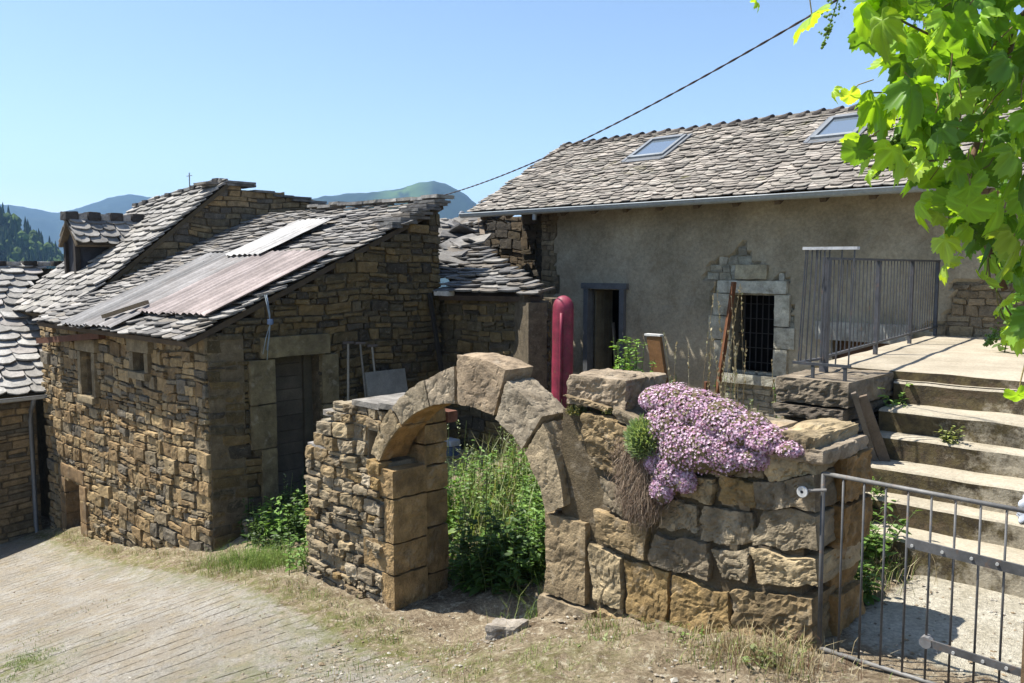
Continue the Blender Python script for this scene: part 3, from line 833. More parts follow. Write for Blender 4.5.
def lean_to():
    mb = MB()
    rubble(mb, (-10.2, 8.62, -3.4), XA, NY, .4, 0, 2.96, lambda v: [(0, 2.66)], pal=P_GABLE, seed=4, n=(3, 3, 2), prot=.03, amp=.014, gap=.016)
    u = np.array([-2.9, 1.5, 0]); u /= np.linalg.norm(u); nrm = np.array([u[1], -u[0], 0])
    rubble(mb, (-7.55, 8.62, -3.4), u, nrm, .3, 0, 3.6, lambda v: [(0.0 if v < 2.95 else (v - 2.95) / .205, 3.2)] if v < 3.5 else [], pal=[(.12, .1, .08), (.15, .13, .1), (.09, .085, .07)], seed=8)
    bw = MB(); rubble(bw, (-13.2, 12.0, -2), XA, NY, .3, 0, 2.95, lambda v: [(0, 2.2)], pal=[(.12, .095, .06), (.16, .12, .075), (.1, .085, .065)], seed=18, sw=(.16, .4))  # dark palette stands in for eave shade that misses this wall
    bw.build('back_wall', M['barn'], shed)
    mb.build('stone_wall', M['barn'], shed)
    s = .45; Ld = math.sqrt(1 + s * s); S = np.array([0, 1, s]) / Ld; O = np.array([-14.0, 8.42, -.42])

    def iv(t):
        y = 8.42 + t / Ld
        r = -7.42 - (y - 8.42) * 2.95 / 1.58 if y < 10 else -10.4 - (y - 10) * .75
        l = -9.66 if y < 8.75 else -13.6
        return [(l + 14, r + 14 + rs.uniform(-.06, .06))] if r > l + .2 else []
    d = MB(); nn = np.array([0, -s, 1]) / Ld
    V = [np.array(p) + nn * t for t in (-.12, -.04) for p in ((-9.66, 8.46, -.40), (-7.6, 8.5, -.38), (-10.4, 10.0, .29), (-11.4, 11.2, .83), (-13.6, 11.2, .83), (-9.66, 8.8, -.25))]
    d.add(V, [np.array([[5, 4, 3, 2, 1, 0], [6, 7, 8, 9, 10, 11]]), np.array([(i, (i + 1) % 6, 6 + (i + 1) % 6, 6 + i) for i in range(6)])], (.08, .06, .05)); d.build('roof_deck', M['wood'], shed)
    m = MB(); slates(m, O, XA, S, iv, 3.0, exp=.125, wr=(.16, .42), th=(.016, .032), pal=P_SHED, rot=.12, jit=.03)
    for i in range(60):   # slipped and broken slabs, mostly higher up
        y = 9.4 + 1.9 * rs.rand(); x = -12.6 + rs.rand() * 2.3; L = rs.uniform(.12, .35)
        if x > (-7.42 - (y - 8.42) * 1.86 if y < 10 else -10.3 - (y - 10) * .75): continue
        z = -.42 + s * (y - 8.42) + .07 + rs.rand() * .06
        c = pick(P_SHED); an = rs.rand() * 3; tl = rs.uniform(-.3, .3); ca, sa = math.cos(an), math.sin(an)
        stone(m, lambda q: np.stack([x + L * (q[:, 0] * ca - q[:, 1] * sa * .6), y + L * (q[:, 0] * sa + q[:, 1] * ca * .6), z + .016 * q[:, 2] + L * q[:, 0] * tl + L * s * q[:, 1] * .5], 1), (4, 4, 1), .3, .02, 7, c)
    m.build('slate_roof', M['slate'], shed)
    f = MB(); blockw(f, (-9.62, 8.36, -.44), (-9.3, 8.5, -.37), (.6, .58, .54), .2, .01, 6, (6, 3, 2)); f.build('mortar_fillet', M['plain'], shed)
    b = MB(); b.bar((-11.35, 11.0, .85), (-10.55, 10.3, .52), .08, .05, col=(.2, .16, .12)); b.build('fallen_batten', M['wood'], shed)


lean_to()

# ================================================================== UPPER HOUSE WITH DORMER
up = thing('dormer_house', (-15, 7.9, -2), 'stone house behind the barn with a slate roof, raised gable and small dormer', 'house')


def upper_house():
    mb = MB(); s = .81

    def iv(v):
        z = v - 2.0
        lo = max(0, (z + .05 + .65) / s + 5.2 - 5.2)
        hi = 5.3 if z < 1.2 else 5.3 - (z - 1.2) * 7.2
        return [(lo, hi)] if hi - lo > .1 else []
    rubble(mb, (-15.0, 5.2, -2.0), YA, XA, .45, 0, 3.58, iv, ch=(.07, .16), sw=(.16, .5), pal=[(.27, .21, .12), (.33, .24, .13), (.2, .16, .1), (.36, .25, .12), (.16, .14, .11)], seed=11, prot=.02, amp=.012)
    mb.box((-17.8, 5.3, -5.5), (-15.46, 5.7, -.75), (.2, .155, .09)); mb.box((-17.8, 10, -5.5), (-15.46, 10.4, .8), (.2, .155, .09)); mb.box((-17.8, 5.71, -5.5), (-17.4, 9.99, -.6), (.2, .155, .09))
    for xx in (-17.8, -17.45): mb.add([(xx, 5.3, -.74), (xx, 10.4, -.74), (xx, 10.4, .8), (xx, 7.4, 1.0)], [[(0, 1, 2, 3)]], (.2, .155, .09))
    x = 7.5
    while x < 10.5:
        L = rs.uniform(.25, .5); z = 1.5 if x < 8.1 else 1.5 - (x - 7.9) * .15
        for k in range(rs.randint(1, 3)): blockw(mb, (-15.45, x, z + k * .05), (-14.92, x + L, z + .045 + k * .05), pick(P_SHED), .25, .02, 6, (4, 5, 1))
        x += L * .9
    mb.build('gable_wall', M['barn'], up)
    Ld = math.sqrt(1 + s * s); S = np.array([0, 1, s]) / Ld; nn = np.array([0, -s, 1]) / Ld
    O = np.array([-17.9, 4.95, -.84]); LEN = (7.9 - 4.95) * Ld; W = 3.02
    d = MB()
    d.add([O + XA * u + S * t + nn * k for k in (-.1, -.03) for (u, t) in ((0, .05), (W - .05, .05), (W - .05, LEN), (2.55, LEN), (0, LEN - .62))], [np.array([[4, 3, 2, 1, 0], [5, 6, 7, 8, 9]]), np.array([(i, (i + 1) % 5, 5 + (i + 1) % 5, 5 + i) for i in range(5)])], (.1, .08, .05))
    d.add([np.array(p) for p in ((-17.8, 7.6, 1.15), (-15.5, 7.95, 1.5), (-15.5, 10.4, .9), (-17.8, 10.4, .9), (-17.8, 7.6, 1.07), (-15.5, 7.95, 1.42), (-15.5, 10.4, .82), (-17.8, 10.4, .82))], [BOXF], (.1, .08, .05))
    d.build('roof_deck', M['wood'], up)
    m = MB()

    def ivr(t):
        y = 4.95 + t / Ld; z = -.84 + s * (y - 4.95)
        return cut(max(0, 17.9 - 15.2 - (1.6 - z) * 7.2), W, [(17.9 - 17.0, 17.9 - 16.5, (5.82 - 4.95) * Ld, (6.55 - 4.95) * Ld)], t)
    slates(m, O, XA, S, ivr, LEN, exp=.15, wr=(.22, .42), pal=P_BROOF)
    rf = m.build('slate_roof', M['slate'], up)
    rt = MB(); x = -17.85
    while x < -15.1:
        z = 1.6 + min(0, (x + 15.2) / 7.2); y = 7.9 + (z - 1.6) / s
        blockw(rt, (x, y - .1, z - .03), (x + .2, y + .12, z + .05), np.array((.1, .09, .08)) * rs.uniform(.6, 1.3), .3, .02, 6, (4, 4, 2)); x += rs.uniform(.32, .42)
    rt.bar((-17.85, 7.9 - .368 / s, 1.6 - .368), (-15.2, 7.9, 1.6), .16, .06, col=(.28, .265, .24)); rt.bar((-15.21, 7.9, 1.6), (-15.0, 7.9, 1.6), .16, .06, col=(.28, .265, .24))
    rt.build('ridge_caps', M['slate'], rf)
    an = MB(); an.tube([(-16.6, 8.0, 1.5), (-16.6, 8.0, 1.86)], .012, 6, (.25, .26, .27)); an.bar((-16.72, 8.0, 1.8), (-16.48, 8.0, 1.8), .012, .012, col=(.25, .26, .27)); an.build('aerial', M['zinc'], up)
    # dormer
    dm = MB()
    dm.box((-16.56, 5.84, -.35), (-16.52, 7.2, .43), (.06, .062, .07)); dm.box((-17.04, 5.84, -.35), (-17.0, 7.2, .43), (.06, .062, .07)); dm.box((-16.99, 5.8, -.35), (-16.57, 5.84, .43), (.05, .05, .055)); dm.add([(-17.04, 5.8, .431), (-16.52, 5.8, .431), (-16.72, 5.8, .8), (-17.04, 5.84, .431), (-16.52, 5.84, .431), (-16.72, 5.84, .8)], [[(0, 1, 2), (5, 4, 3)]], (.05, .05, .055))
    dm.box((-16.58, 5.74, -.3), (-16.49, 5.83, .43), (.05, .042, .035)); dm.box((-17.07, 5.74, -.3), (-16.98, 5.83, .43), (.05, .042, .035))
    dmo = dm.build('dormer', M['wood'], up)
    dr = MB()
    for sg in (1, -1):
        Sx = np.array([-sg, 0, 1.05]); Sx /= np.linalg.norm(Sx); Ox = np.array([-16.7 + sg * .46, 5.68, .38])
        nx = np.array([sg * 1.05, 0, 1.0]); nx /= np.linalg.norm(nx)
        dr.add([Ox + YA * u + Sx * t + nx * k for k in (-.05, .0) for (u, t) in ((0, 0), (2.0, 0), (2.0, .63), (0, .63))], [BOXF], (.13, .1, .065))
        slates(dr, Ox + nx * .01, YA, Sx, lambda t: [(0, 1.95)], .64, exp=.16, wr=(.2, .38), pal=P_BROOF)
    y = 5.62
    for k in range(5):
        blockw(dr, (-16.85, y, .83), (-16.55, y + .24, 1.0), np.array((.06, .055, .05)), .4, .02, 6, (4, 4, 3)); blockw(dr, (-16.82, y + .24, .83), (-16.58, y + .4, .97), (.36, .34, .31), .4, .02, 6, (4, 4, 3)); y += .4
    dr.build('dormer_roof', M['slate'], dmo)


upper_house()

# ================================================================== LOW HOUSE ON THE LEFT
low = thing('side_house', (-15.75, 3, -4.6), 'low stone house at the left with large rounded roof slates and a zinc gutter', 'house')


def side_house():
    mb = MB()
    rubble(mb, (-15.75, -2.0, -6.2), YA, XA, .45, 0, 4.0, lambda v: [(0, 6.75)], ch=(.08, .15), sw=(.2, .55), pal=[(.31, .22, .115), (.27, .2, .115), (.35, .25, .13), (.24, .19, .12), (.17, .145, .1)], seed=12, prot=.012, amp=.012, gap=.01, core=(.2, .155, .095), wob=.015)
    mb.box((-21.5, -2, -6.2), (-21.2, 5.2, -2.2), (.2, .15, .09)); mb.box((-21.1, -2, -6.2), (-16.25, -1.7, -2.2), (.2, .15, .09))
    mb.build('stone_wall', M['barn'], low)
    s = .685; Ld = math.sqrt(1 + s * s); S = np.array([-1, 0, s]) / Ld; nn = np.array([s, 0, 1]) / Ld
    O = np.array([-15.5, -2.2, -2.15]); LEN = 3.1 * Ld

    def iv(t):
        z = -2.15 + s * t / Ld; ym = max(5.22, 5.15 + (z + .65) / .81)
        if t < .9: ym = 5.0
        return [(0, ym + 2.2)]
    d = MB(); d.add([O + YA * u + S * t + nn * k for k in (-.1, -.03) for (u, t) in ((0, .05), (7.1, .05), (7.3, 1), (8.5, LEN), (0, LEN))], [np.array([[4, 3, 2, 1, 0], [5, 6, 7, 8, 9]]), np.array([(i, (i + 1) % 5, 5 + (i + 1) % 5, 5 + i) for i in range(5)])], (.1, .08, .05))
    d.add([(-18.6, -2.2, -.1), (-21.6, -2.2, -2.15), (-21.6, 5.2, -2.15), (-18.6, 6, -.1), (-18.6, -2.2, -.2), (-21.6, -2.2, -2.25), (-21.6, 5.2, -2.25), (-18.6, 6, -.2)], [BOXF], (.25, .24, .22)); d.build('roof_deck', M['wood'], low)
    m = MB(); slates(m, O, YA, S, iv, LEN, exp=.2, wr=(.3, .52), th=(.02, .035), pal=[(.37, .355, .33), (.43, .415, .385), (.31, .295, .27), (.4, .37, .34)])
    # verge trim of mortar by the barn
    rf = m.build('slate_roof', M['slate'], low)
    rt = MB(); y = -2.1
    while y < 6.3:
        blockw(rt, (-18.75, y, .0), (-18.45, y + .26, .1), (.055, .05, .045), .35, .02, 6, (4, 4, 2)); blockw(rt, (-18.72, y + .26, .0), (-18.48, y + .52, .085), (.4, .38, .35), .35, .02, 6, (4, 4, 2)); y += .54
    rt.build('ridge_caps', M['slate'], rf)
    g = MB(); a = np.linspace(math.pi, 2 * math.pi, 9); V = []
    for y in (-2.2, 5.0):
        for k in range(9): V.append((-15.43 + .06 * math.cos(a[k]), y, -2.16 + .06 * math.sin(a[k])))
    g.add(V, [np.array([(k, 9 + k, 10 + k, k + 1) for k in range(8)])], (.42, .44, .45)); g.tube([(-15.37, -2.2, -2.155), (-15.37, 5.0, -2.155)], .012, 6, (.45, .47, .48)); g.tube([(-15.43, 4.98, -2.16), (-15.43, 5.0, -2.16)], .058, 10, (.4, .4, .4))
    go = g.build('gutter', M['zinc'], low, True)
    p = MB(); p.tube([(-15.43, 4.62, -2.2), (-15.5, 4.62, -2.32), (-15.62, 4.62, -2.42), (-15.64, 4.62, -2.6), (-15.64, 4.62, -4.4), (-15.6, 4.62, -4.5), (-15.5, 4.62, -4.55)], .036, 10, (.16, .165, .165)); p.build('downpipe', M['zinc'], low, True)


side_house()

# ================================================================== RUINED GATEWAY WALL
gate_wall = thing('gateway_wall', (-4.75, 4.6, -2.8), 'ruined stone garden wall with a round arched gateway', 'wall')
ACX, ACZ = -4.75, -2.19


def gateway():
    # --- left pier
    mb = MB()

    def ivl(v):
        z = v - 3.4
        l = np.interp(z, [-3.4, -1.75, -1.7, -1.42, -1.38, -1.2], [-6.93, -6.88, -6.86, -6.62, -6.5, -6.45])
        r = -5.72 if z < -1.7 else (-5.95 if z < -1.45 else -5.72)
        return [(l + 7, r + 7)]
    rubble(mb, (-7, 4.38, -3.4), XA, NY, .58, 0, 2.16, ivl, ch=(.06, .14), sw=(.09, .24), prot=.055, n=(5, 5, 2), amp=.03, fr=10, rnd=.5, pal=P_WALL + [(.4, .33, .23), (.34, .27, .17)], core=(.3, .26, .19), gap=.01, wob=.03, seed=13, cin=.03)
    rubble(mb, (-6.93, 4.96, -3.4), -YA, -XA, .2, 0, 1.65, lambda v: [(0, .56)], pal=P_ARCH, seed=14)
    x = -6.6
    while x < -5.6:   # flat cap slabs
        L = rs.uniform(.28, .5); z = np.interp(x, [-6.6, -6.45, -5.7], [-1.36, -1.23, -1.2])
        blockw(mb, (x, 4.36, z), (min(x + L, -5.5), 4.98, z + .05), np.array((.27, .25, .22)) * rs.uniform(.8, 1.1), .2, .02, 7, (6, 7, 1)); x += L * .93
    blockw(mb, (-6.9, 4.38, -1.73), (-6.55, 4.9, -1.66), (.33, .31, .28), .25, .02, 7, (6, 6, 1))
    mb.build('left_rubble', M['arch'], gate_wall)
    # --- dressed jamb of the pier
    j = MB(); c = np.array((.37, .25, .12))
    for (x0, z0, z1) in ((-5.74, -3.2, -2.63), (-6.0, -2.62, -2.36), (-5.7, -2.35, -1.97), (-5.95, -1.96, -1.72)):
        blockw(j, (x0, 4.372, z0), (-5.57, 4.75, z1), c * rs.uniform(.85, 1.1), .06, .016, 10, (14, 14, 14), cvar=.3)
    for (z0, z1) in ((-3.2, -2.72), (-2.71, -2.3), (-2.29, -1.98), (-1.97, -1.75), (-1.74, -1.56), (-1.55, -1.38), (-1.37, -1.25)):
        blockw(j, (-5.95, 4.74, z0), (-5.575 + rs.uniform(-.012, .004), 5.0, z1), c * rs.uniform(.7, 1.), .1, .018, 10, (10, 10, 10), cvar=.3)
    j.build('left_jamb', M['arch'], gate_wall)
    # --- voussoirs, each a block between two joints
    v = MB()
    ang = [153, 129, 106.5, 90.5, 69.5, 52, 26.5]
    ro = [(1.25, 1.31), (1.3, 1.35), (1.34, 1.43), (1.52, 1.54), (1.47, 1.45), (1.42, 1.21)]
    ri = [(1.13, 1.12), (1.12, 1.13), (1.13, 1.13), (1.13, 1.16), (1.15, 1.13), (1.12, 1.02)]
    cols = [(.37, .285, .17), (.36, .295, .2), (.39, .315, .22), (.35, .265, .175), (.38, .315, .225), (.38, .3, .19)]
    for k in range(6):
        a0, a1 = math.radians(ang[k] - .55), math.radians(ang[k + 1] + .55)
        dp = .27 + rs.uniform(0, .05); y0 = 4.36 + rs.uniform(-.015, .02)

        def fn(q, a0=a0, a1=a1, k=k, dp=dp, y0=y0):
            t = (q[:, 0] + 1) / 2; r_ = (q[:, 2] + 1) / 2; a = a0 * (1 - t) + a1 * t
            R = (ri[k][0] * (1 - t) + ri[k][1] * t) * (1 - r_) + (ro[k][0] * (1 - t) + ro[k][1] * t) * r_
            return np.stack([ACX + R * np.cos(a), y0 + (q[:, 1] + 1) / 2 * dp, ACZ + R * np.sin(a)], 1)
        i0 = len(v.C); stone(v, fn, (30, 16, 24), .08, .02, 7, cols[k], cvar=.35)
        # soffit blended to darker ochre: less lichen, plus painted-in shade of the underside
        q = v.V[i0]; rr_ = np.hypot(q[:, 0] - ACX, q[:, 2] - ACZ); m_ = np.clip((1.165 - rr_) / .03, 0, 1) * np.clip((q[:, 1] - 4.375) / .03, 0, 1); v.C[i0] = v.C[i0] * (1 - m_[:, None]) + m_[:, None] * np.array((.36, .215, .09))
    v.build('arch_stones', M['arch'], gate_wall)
    # --- right jamb
    j = MB(); blockw(j, (-3.87, 4.37, -2.3), (-3.5, 4.8, -1.72), (.32, .24, .14), .06, .025, 7, (20, 16, 28), cvar=.3); blockw(j, (-3.92, 4.34, -2.75), (-3.42, 4.85, -2.31), (.32, .25, .16), .15, .03, 6, (12, 9, 9))
    j.build('right_jamb', M['arch'], gate_wall)
    # --- right wall of large rough stones: (x0,x1,z0,z1) laid out from the photograph
    w = MB(); cl = P_WALL
    rows = [(-2.75, -2.26, [(-3.41, -2.95), (-2.95, -2.52), (-2.52, -2.28), (-2.28, -1.88)]), (-2.26, -1.84, [(-3.5, -3.22), (-3.22, -2.83), (-2.83, -2.42), (-2.42, -1.9)]),
            (-1.84, -1.62, [(-3.48, -3.0), (-3.0, -2.55), (-2.55, -2.3), (-2.3, -1.89)]), (-1.62, -1.38, [(-3.4, -3.18), (-3.18, -2.95), (-2.95, -2.62), (-2.62, -2.28), (-2.28, -1.9)]), (-1.38, -1.2, [(-3.5, -3.08), (-3.08, -2.8), (-2.8, -2.5), (-2.5, -2.3), (-2.3, -1.91)]),
            (-1.2, -.97, [(-3.55, -3.1), (-3.1, -2.82), (-2.82, -2.5), (-2.5, -2.26), (-2.26, -1.92)]), (-.97, -.9, [(-3.7, -3.3), (-3.3, -2.9), (-2.9, -2.6)])]
    for z0, z1, xs in rows:
        for (x0, x1) in xs:
            jj = rs.uniform(-.03, .03, (4, 2)); pr = rs.uniform(-.012, .028); g = .011
            cs = np.array([(x0 + g, z0 + g), (x1 - g, z0 + g), (x1 - g, z1 - g), (x0 + g, z1 - g)]) + jj
            if x1 > -1.95: cs[1, 0] = x1; cs[2, 0] = x1 - .02
            dep = .6 if x1 > -1.95 else .3

            def fn(q, cs=cs, pr=pr, dep=dep):
                a1 = (q[:, 0:1] + 1) / 2; a2 = (q[:, 2:3] + 1) / 2
                uv = cs[0] * (1 - a1) * (1 - a2) + cs[1] * a1 * (1 - a2) + cs[2] * a1 * a2 + cs[3] * (1 - a1) * a2
                wx = (n2(uv[:, 0] * 3.2, uv[:, 1] * 3.2, 88, 2) - .5) * .13; wz = (n2(uv[:, 0] * 3.2, uv[:, 1] * 3.2, 89, 2) - .5) * .12
                zz = uv[:, 1] + .05 * np.sin(uv[:, 0] * 3.1 + 1) + wz
                return np.stack([np.minimum(uv[:, 0] + wx * np.clip((-1.9 - uv[:, 0]) * 5, 0, 1), -1.86), 4.38 - pr + (q[:, 1] + 1) / 2 * (dep + pr), zz], 1)
            stone(w, fn, (24, 10, 18), rs.uniform(.06, .13), rs.uniform(.022, .045), rs.uniform(8, 13), pick(cl), cvar=.45)
    # end face of the wall, rough ochre blocks
    for (z0, z1) in ((-2.6, -2.2), (-2.2, -1.85), (-1.85, -1.6), (-1.6, -1.33), (-1.33, -1.05)):
        blockw(w, (-2.3, 4.62, z0 + .01), (-1.88 + rs.uniform(-.04, .03), 5.02, z1 - .01), np.array((.36, .22, .09)) * rs.uniform(.75, 1.05), .12, .04, 9, (12, 14, 12))
    w.box((-3.75, 4.425, -2.7), (-2.0, 4.95, -1.06), (.13, .1, .06)); w.box((-3.75, 4.43, -1.06), (-2.7, 4.93, -.98), (.13, .1, .06))
    rubble(w, (-2.0, 5.0, -2.7), -XA, YA, .1, 0, 1.6, lambda v: [(0, 1.8)], pal=P_ARCH, seed=15)
    # cap stones
    blockw(w, (-3.72, 4.4, -.94), (-3.2, 4.88, -.73), (.33, .26, .18), .16, .045, 8, (28, 20, 12), cvar=.35)
    blockw(w, (-2.3, 4.34, -1.06), (-1.87, 4.98, -.98), (.32, .26, .19), .2, .035, 7, (16, 18, 5))
    for i in range(9):
        x = -3.0 + i * .09; blockw(w, (x, 4.36 + rs.rand() * .1, -1.0 + rs.uniform(-.03, .04)), (x + rs.uniform(.1, .2), 4.7, -.9), pick(P_ARCH), .3, .03, 6, (5, 6, 3))
    for i in range(26):   # pinning stones in the joints
        x = rs.uniform(-3.4, -2.0); z = rs.choice([-2.26, -1.84, -1.62, -1.38, -1.2]) + rs.uniform(-.02, .02); L = rs.uniform(.03, .09)
        blockw(w, (x, 4.39, z - .02), (x + L, 4.55, z + .025), pick(P_ARCH), .3, .015, 9, (4, 4, 3))
    w.build('right_rubble', M['arch'], gate_wall)
    t = MB()
    a = np.arange(14) / 14 * 2 * math.pi
    for (yy, r) in ((0, .036), (-.016, .036), (-.016, .014), (-.004, .014)):
        pass
    ring = [np.stack([-1.97 + r * np.cos(a), np.full(14, 4.315 + yy), -1.21 + r * np.sin(a)], 1) for yy, r in ((.012, .03), (0, .031), (-.004, .029), (-.004, .009), (.0, .008))]
    cc = np.concatenate([np.tile((.62, .62, .6), (42, 1)), np.tile((.5, .5, .48), (14, 1)), np.tile((.05, .05, .05), (14, 1))])
    t.add(np.concatenate(ring), [np.array([(i * 14 + k, i * 14 + (k + 1) % 14, (i + 1) * 14 + (k + 1) % 14, (i + 1) * 14 + k) for i in range(4) for k in range(14)]), np.array([56 + k for k in range(14)])], cc)
    t.tube([(-1.97, 4.34, -1.21), (-1.97, 4.5, -1.21)], .012, 6, (.2, .2, .2)); t.tube([(-1.94, 4.33, -1.2), (-1.86, 4.37, -1.19)], .01, 6, (.2, .19, .18))
    tag(t.build('wall_disc', M['plain']), 'small white disc with a dark hole fixed to the end of the garden wall', 'insulator')


gateway()

# ================================================================== STAIR
stair = thing('concrete_stair', (-1.5, 6.5, -2), 'mossy concrete steps rising to a pale concrete landing', 'steps')


def steps():
    tr = [(-.92, 7.05), (-1.10, 6.70), (-1.28, 6.55), (-1.46, 6.29), (-1.65, 6.12), (-1.83, 5.84)]
    xl = [-2.48, -2.46, -2.44, -2.42, -2.4, -2.42]
    col = np.array((.43, .39, .315))
    mb = MB()
    tops = [-.85] + [t[0] for t in tr]; fr = [7.13] + [t[1] for t in tr]
    for i, (z, y) in enumerate(tr):
        yb = fr[i]; x0, x1 = xl[i], 1.2; nx = 60
        xs = np.linspace(x0, x1, nx); rows = []
        wob = (n2(xs * 2.2, xs * 0 + i, 40) - .5) * .05; wz = (n2(xs * 3, xs * 0 + i, 41) - .5) * .022
        zb = (tr[i + 1][0] if i < 5 else -2.3) - .03
        prof = [(yb + .1, z + .0), (yb - .06, z + .004), (y + .05, z), (y + .012, z - .006), (y, z - .02), (y + .004, z - .05), (y + .012, (z + zb) / 2), (y + .015, zb)]
        for (py, pz) in prof:
            front = 1 if py < y + .06 else 0
            rr = (n2(xs * 6, xs * 0 + pz * 9, 43) - .5) * .025
            rows.append(np.stack([xs, py + wob * front + rr * front, pz + wz * (1 if pz > z - .04 else 0)], 1))
        R = np.array(rows); I = np.arange(len(prof) * nx).reshape(len(prof), nx)
        Q = np.stack([I[:-1, :-1], I[1:, :-1], I[1:, 1:], I[:-1, 1:]], -1).reshape(-1, 4)
        mb.add(R.reshape(-1, 3), [Q], col * rs.uniform(.92, 1.05))
        mb.add([(x0, yb + .1, z - .001), (x0, y + .015, z - .02), (x0, y + .015, zb), (x0, yb + .1, zb)], [[(0, 3, 2, 1)]], col * .6)
    mb.build('treads', M['steps'], stair)
    # landing slab
    p = MB(); xs = np.linspace(0, 1, 90); ys = np.linspace(0, 1, 60); A, B = np.meshgrid(xs, ys)
    Y = 7.13 + B * 4.05; xl_ = -3.12 - (Y - 6.5) * .085; X = xl_ + A * (1.6 - xl_)
    Y = Y + (B == 0) * (n2(X * 3, X * 0, 44) - .5) * .05
    Z = -.85 + (n2(X * 1.5, Y * 1.5, 45) - .5) * .03
    I = np.arange(A.size).reshape(A.shape); Q = np.stack([I[:-1, :-1], I[:-1, 1:], I[1:, 1:], I[1:, :-1]], -1).reshape(-1, 4)
    c = np.tile(np.array((.45, .4, .32)), (A.size, 1))
    p.add(np.stack([X, Y, Z], -1).reshape(-1, 3), [Q], c)
    R = np.stack([X[0], Y[0] + .01, Z[0] - .16], -1); p.add(np.concatenate([np.stack([X[0], Y[0], Z[0]], -1), R]), [np.array([(90 + i, 91 + i, i + 1, i) for i in range(89)])], (.3, .26, .2))
    Lf = np.stack([X[:, 0], Y[:, 0], Z[:, 0]], -1); p.add(np.concatenate([Lf, Lf - UP * .2]), [np.array([(i, i + 1, 61 + i, 60 + i) for i in range(59)])], (.4, .35, .28))
    p.build('landing', M['steps'], stair)
    # rubble walls carrying the landing
    w = MB()
    rubble(w, (-3.45, 11.2, -2.7), -YA, -XA, .3, 0, 1.66, lambda v: [(0, 4.1)], pal=P_ARCH, seed=16)
    w.build('landing_wall', M['barn'], stair)
    k = MB()
    # stair cheek: layered slabs, mossy
    lay = [(-2.6, -2.2), (-2.2, -1.9), (-1.9, -1.62), (-1.62, -1.4), (-1.4, -1.28), (-1.28, -1.17), (-1.17, -1.06)]
    for (z0, z1) in lay:
        blockw(k, (-3.06 + rs.uniform(-.07, .05), 6.22 + rs.uniform(-.08, .05), z0 + .008), (-2.52 + rs.uniform(-.04, .03), 7.2, z1 - .008), np.array((.2, .165, .125)) * rs.uniform(.7, 1.15), .12, .05, 8, (16, 18, 8), cvar=.3)
    blockw(k, (-3.08, 6.2, -1.05), (-2.5, 7.6, -.86), (.24, .195, .14), .08, .035, 9, (20, 30, 10), cvar=.4)
    for i in range(6): blockw(k, (-3.05 + i * .09, 6.17 + rs.rand() * .05, -1.34 + .04 * (i % 3)), (-2.85 + i * .07, 6.5, -1.29 + .04 * (i % 3)), (.2, .19, .17), .3, .03, 6, (6, 5, 2))
    k.build('stair_cheek', M['arch'], stair)


steps()

# ================================================================== METALWORK
GI = (.06, .063, .068)


def railing():
    r = thing('steel_railing', (-3.2, 8, -.85), 'dark grey steel railing with thin vertical bars along the landing', 'railing')
    fr = MB(); ba = MB(); po = MB()
    A = np.array([-2.93, 6.75, 0]); B = np.array([-3.44, 11.15, 0]); L = np.linalg.norm(B - A)
    P = lambda t, z: A + (B - A) * t + UP * z
    zt, zb = .06, -.74
    fr.bar(P(0, zt), P(1, zt), .035, .02, col=GI); fr.bar(P(0, zb), P(1, zb), .03, .02, col=GI)
    n = int(L / .125)
    for i in range(n): ba.tube([P((i + .5) / n, zb + .01), P((i + .5) / n, zt - .01)], .0052, 5, GI)
    for t in (0, .36, .68, .985):
        po = MB(); po.bar(P(t, -.87), P(t, zt + .01), .055 if t == 0 else .035, .055 if t == 0 else .035, up=(0, 1, 0), col=np.array((.065, .067, .075))); po.build('post', M['metal'], r)
    # return panel, leaning slightly outward
    C0 = np.array([-2.95, 6.3, -.75]); C1 = np.array([-2.54, 6.3, -.75]); T0 = np.array([-2.92, 6.32, .135]); T1 = np.array([-2.53, 6.32, .132])
    fr.bar(C0 - XA * .03, C1 + XA * .01, .03, .02, col=GI); fr.bar(T0 - XA * .01, T1 + XA * .02, .05, .022, col=(.42, .43, .44))
    for t in np.linspace(0.02, .98, 5): ba.tube([C0 + (C1 - C0) * t, T0 + (T1 - T0) * t], .0062, 5, GI)
    for a, b in ((C0, A), (T0, A)):
        fr.bar(a, (A[0] - .005, A[1] - .03, a[2]), .03, .018, col=GI)
    for t in np.linspace(.12, .88, 5):
        q0 = C0 * (1 - t) + np.array([A[0], A[1], C0[2]]) * t; q1 = T0 * (1 - t) + np.array([A[0], A[1], T0[2]]) * t; ba.tube([q0, q1], .006, 5, GI)
    for x in (-2.82, -2.57):
        po = MB(); po.bar((x, 6.3, -.9), (x, 6.3, -.76), .022, .022, up=(0, 1, 0), col=GI); po.build('foot', M['metal'], r)
    fr.build('rails', M['metal'], r); ba.build('bars', M['metal'], r)


railing()


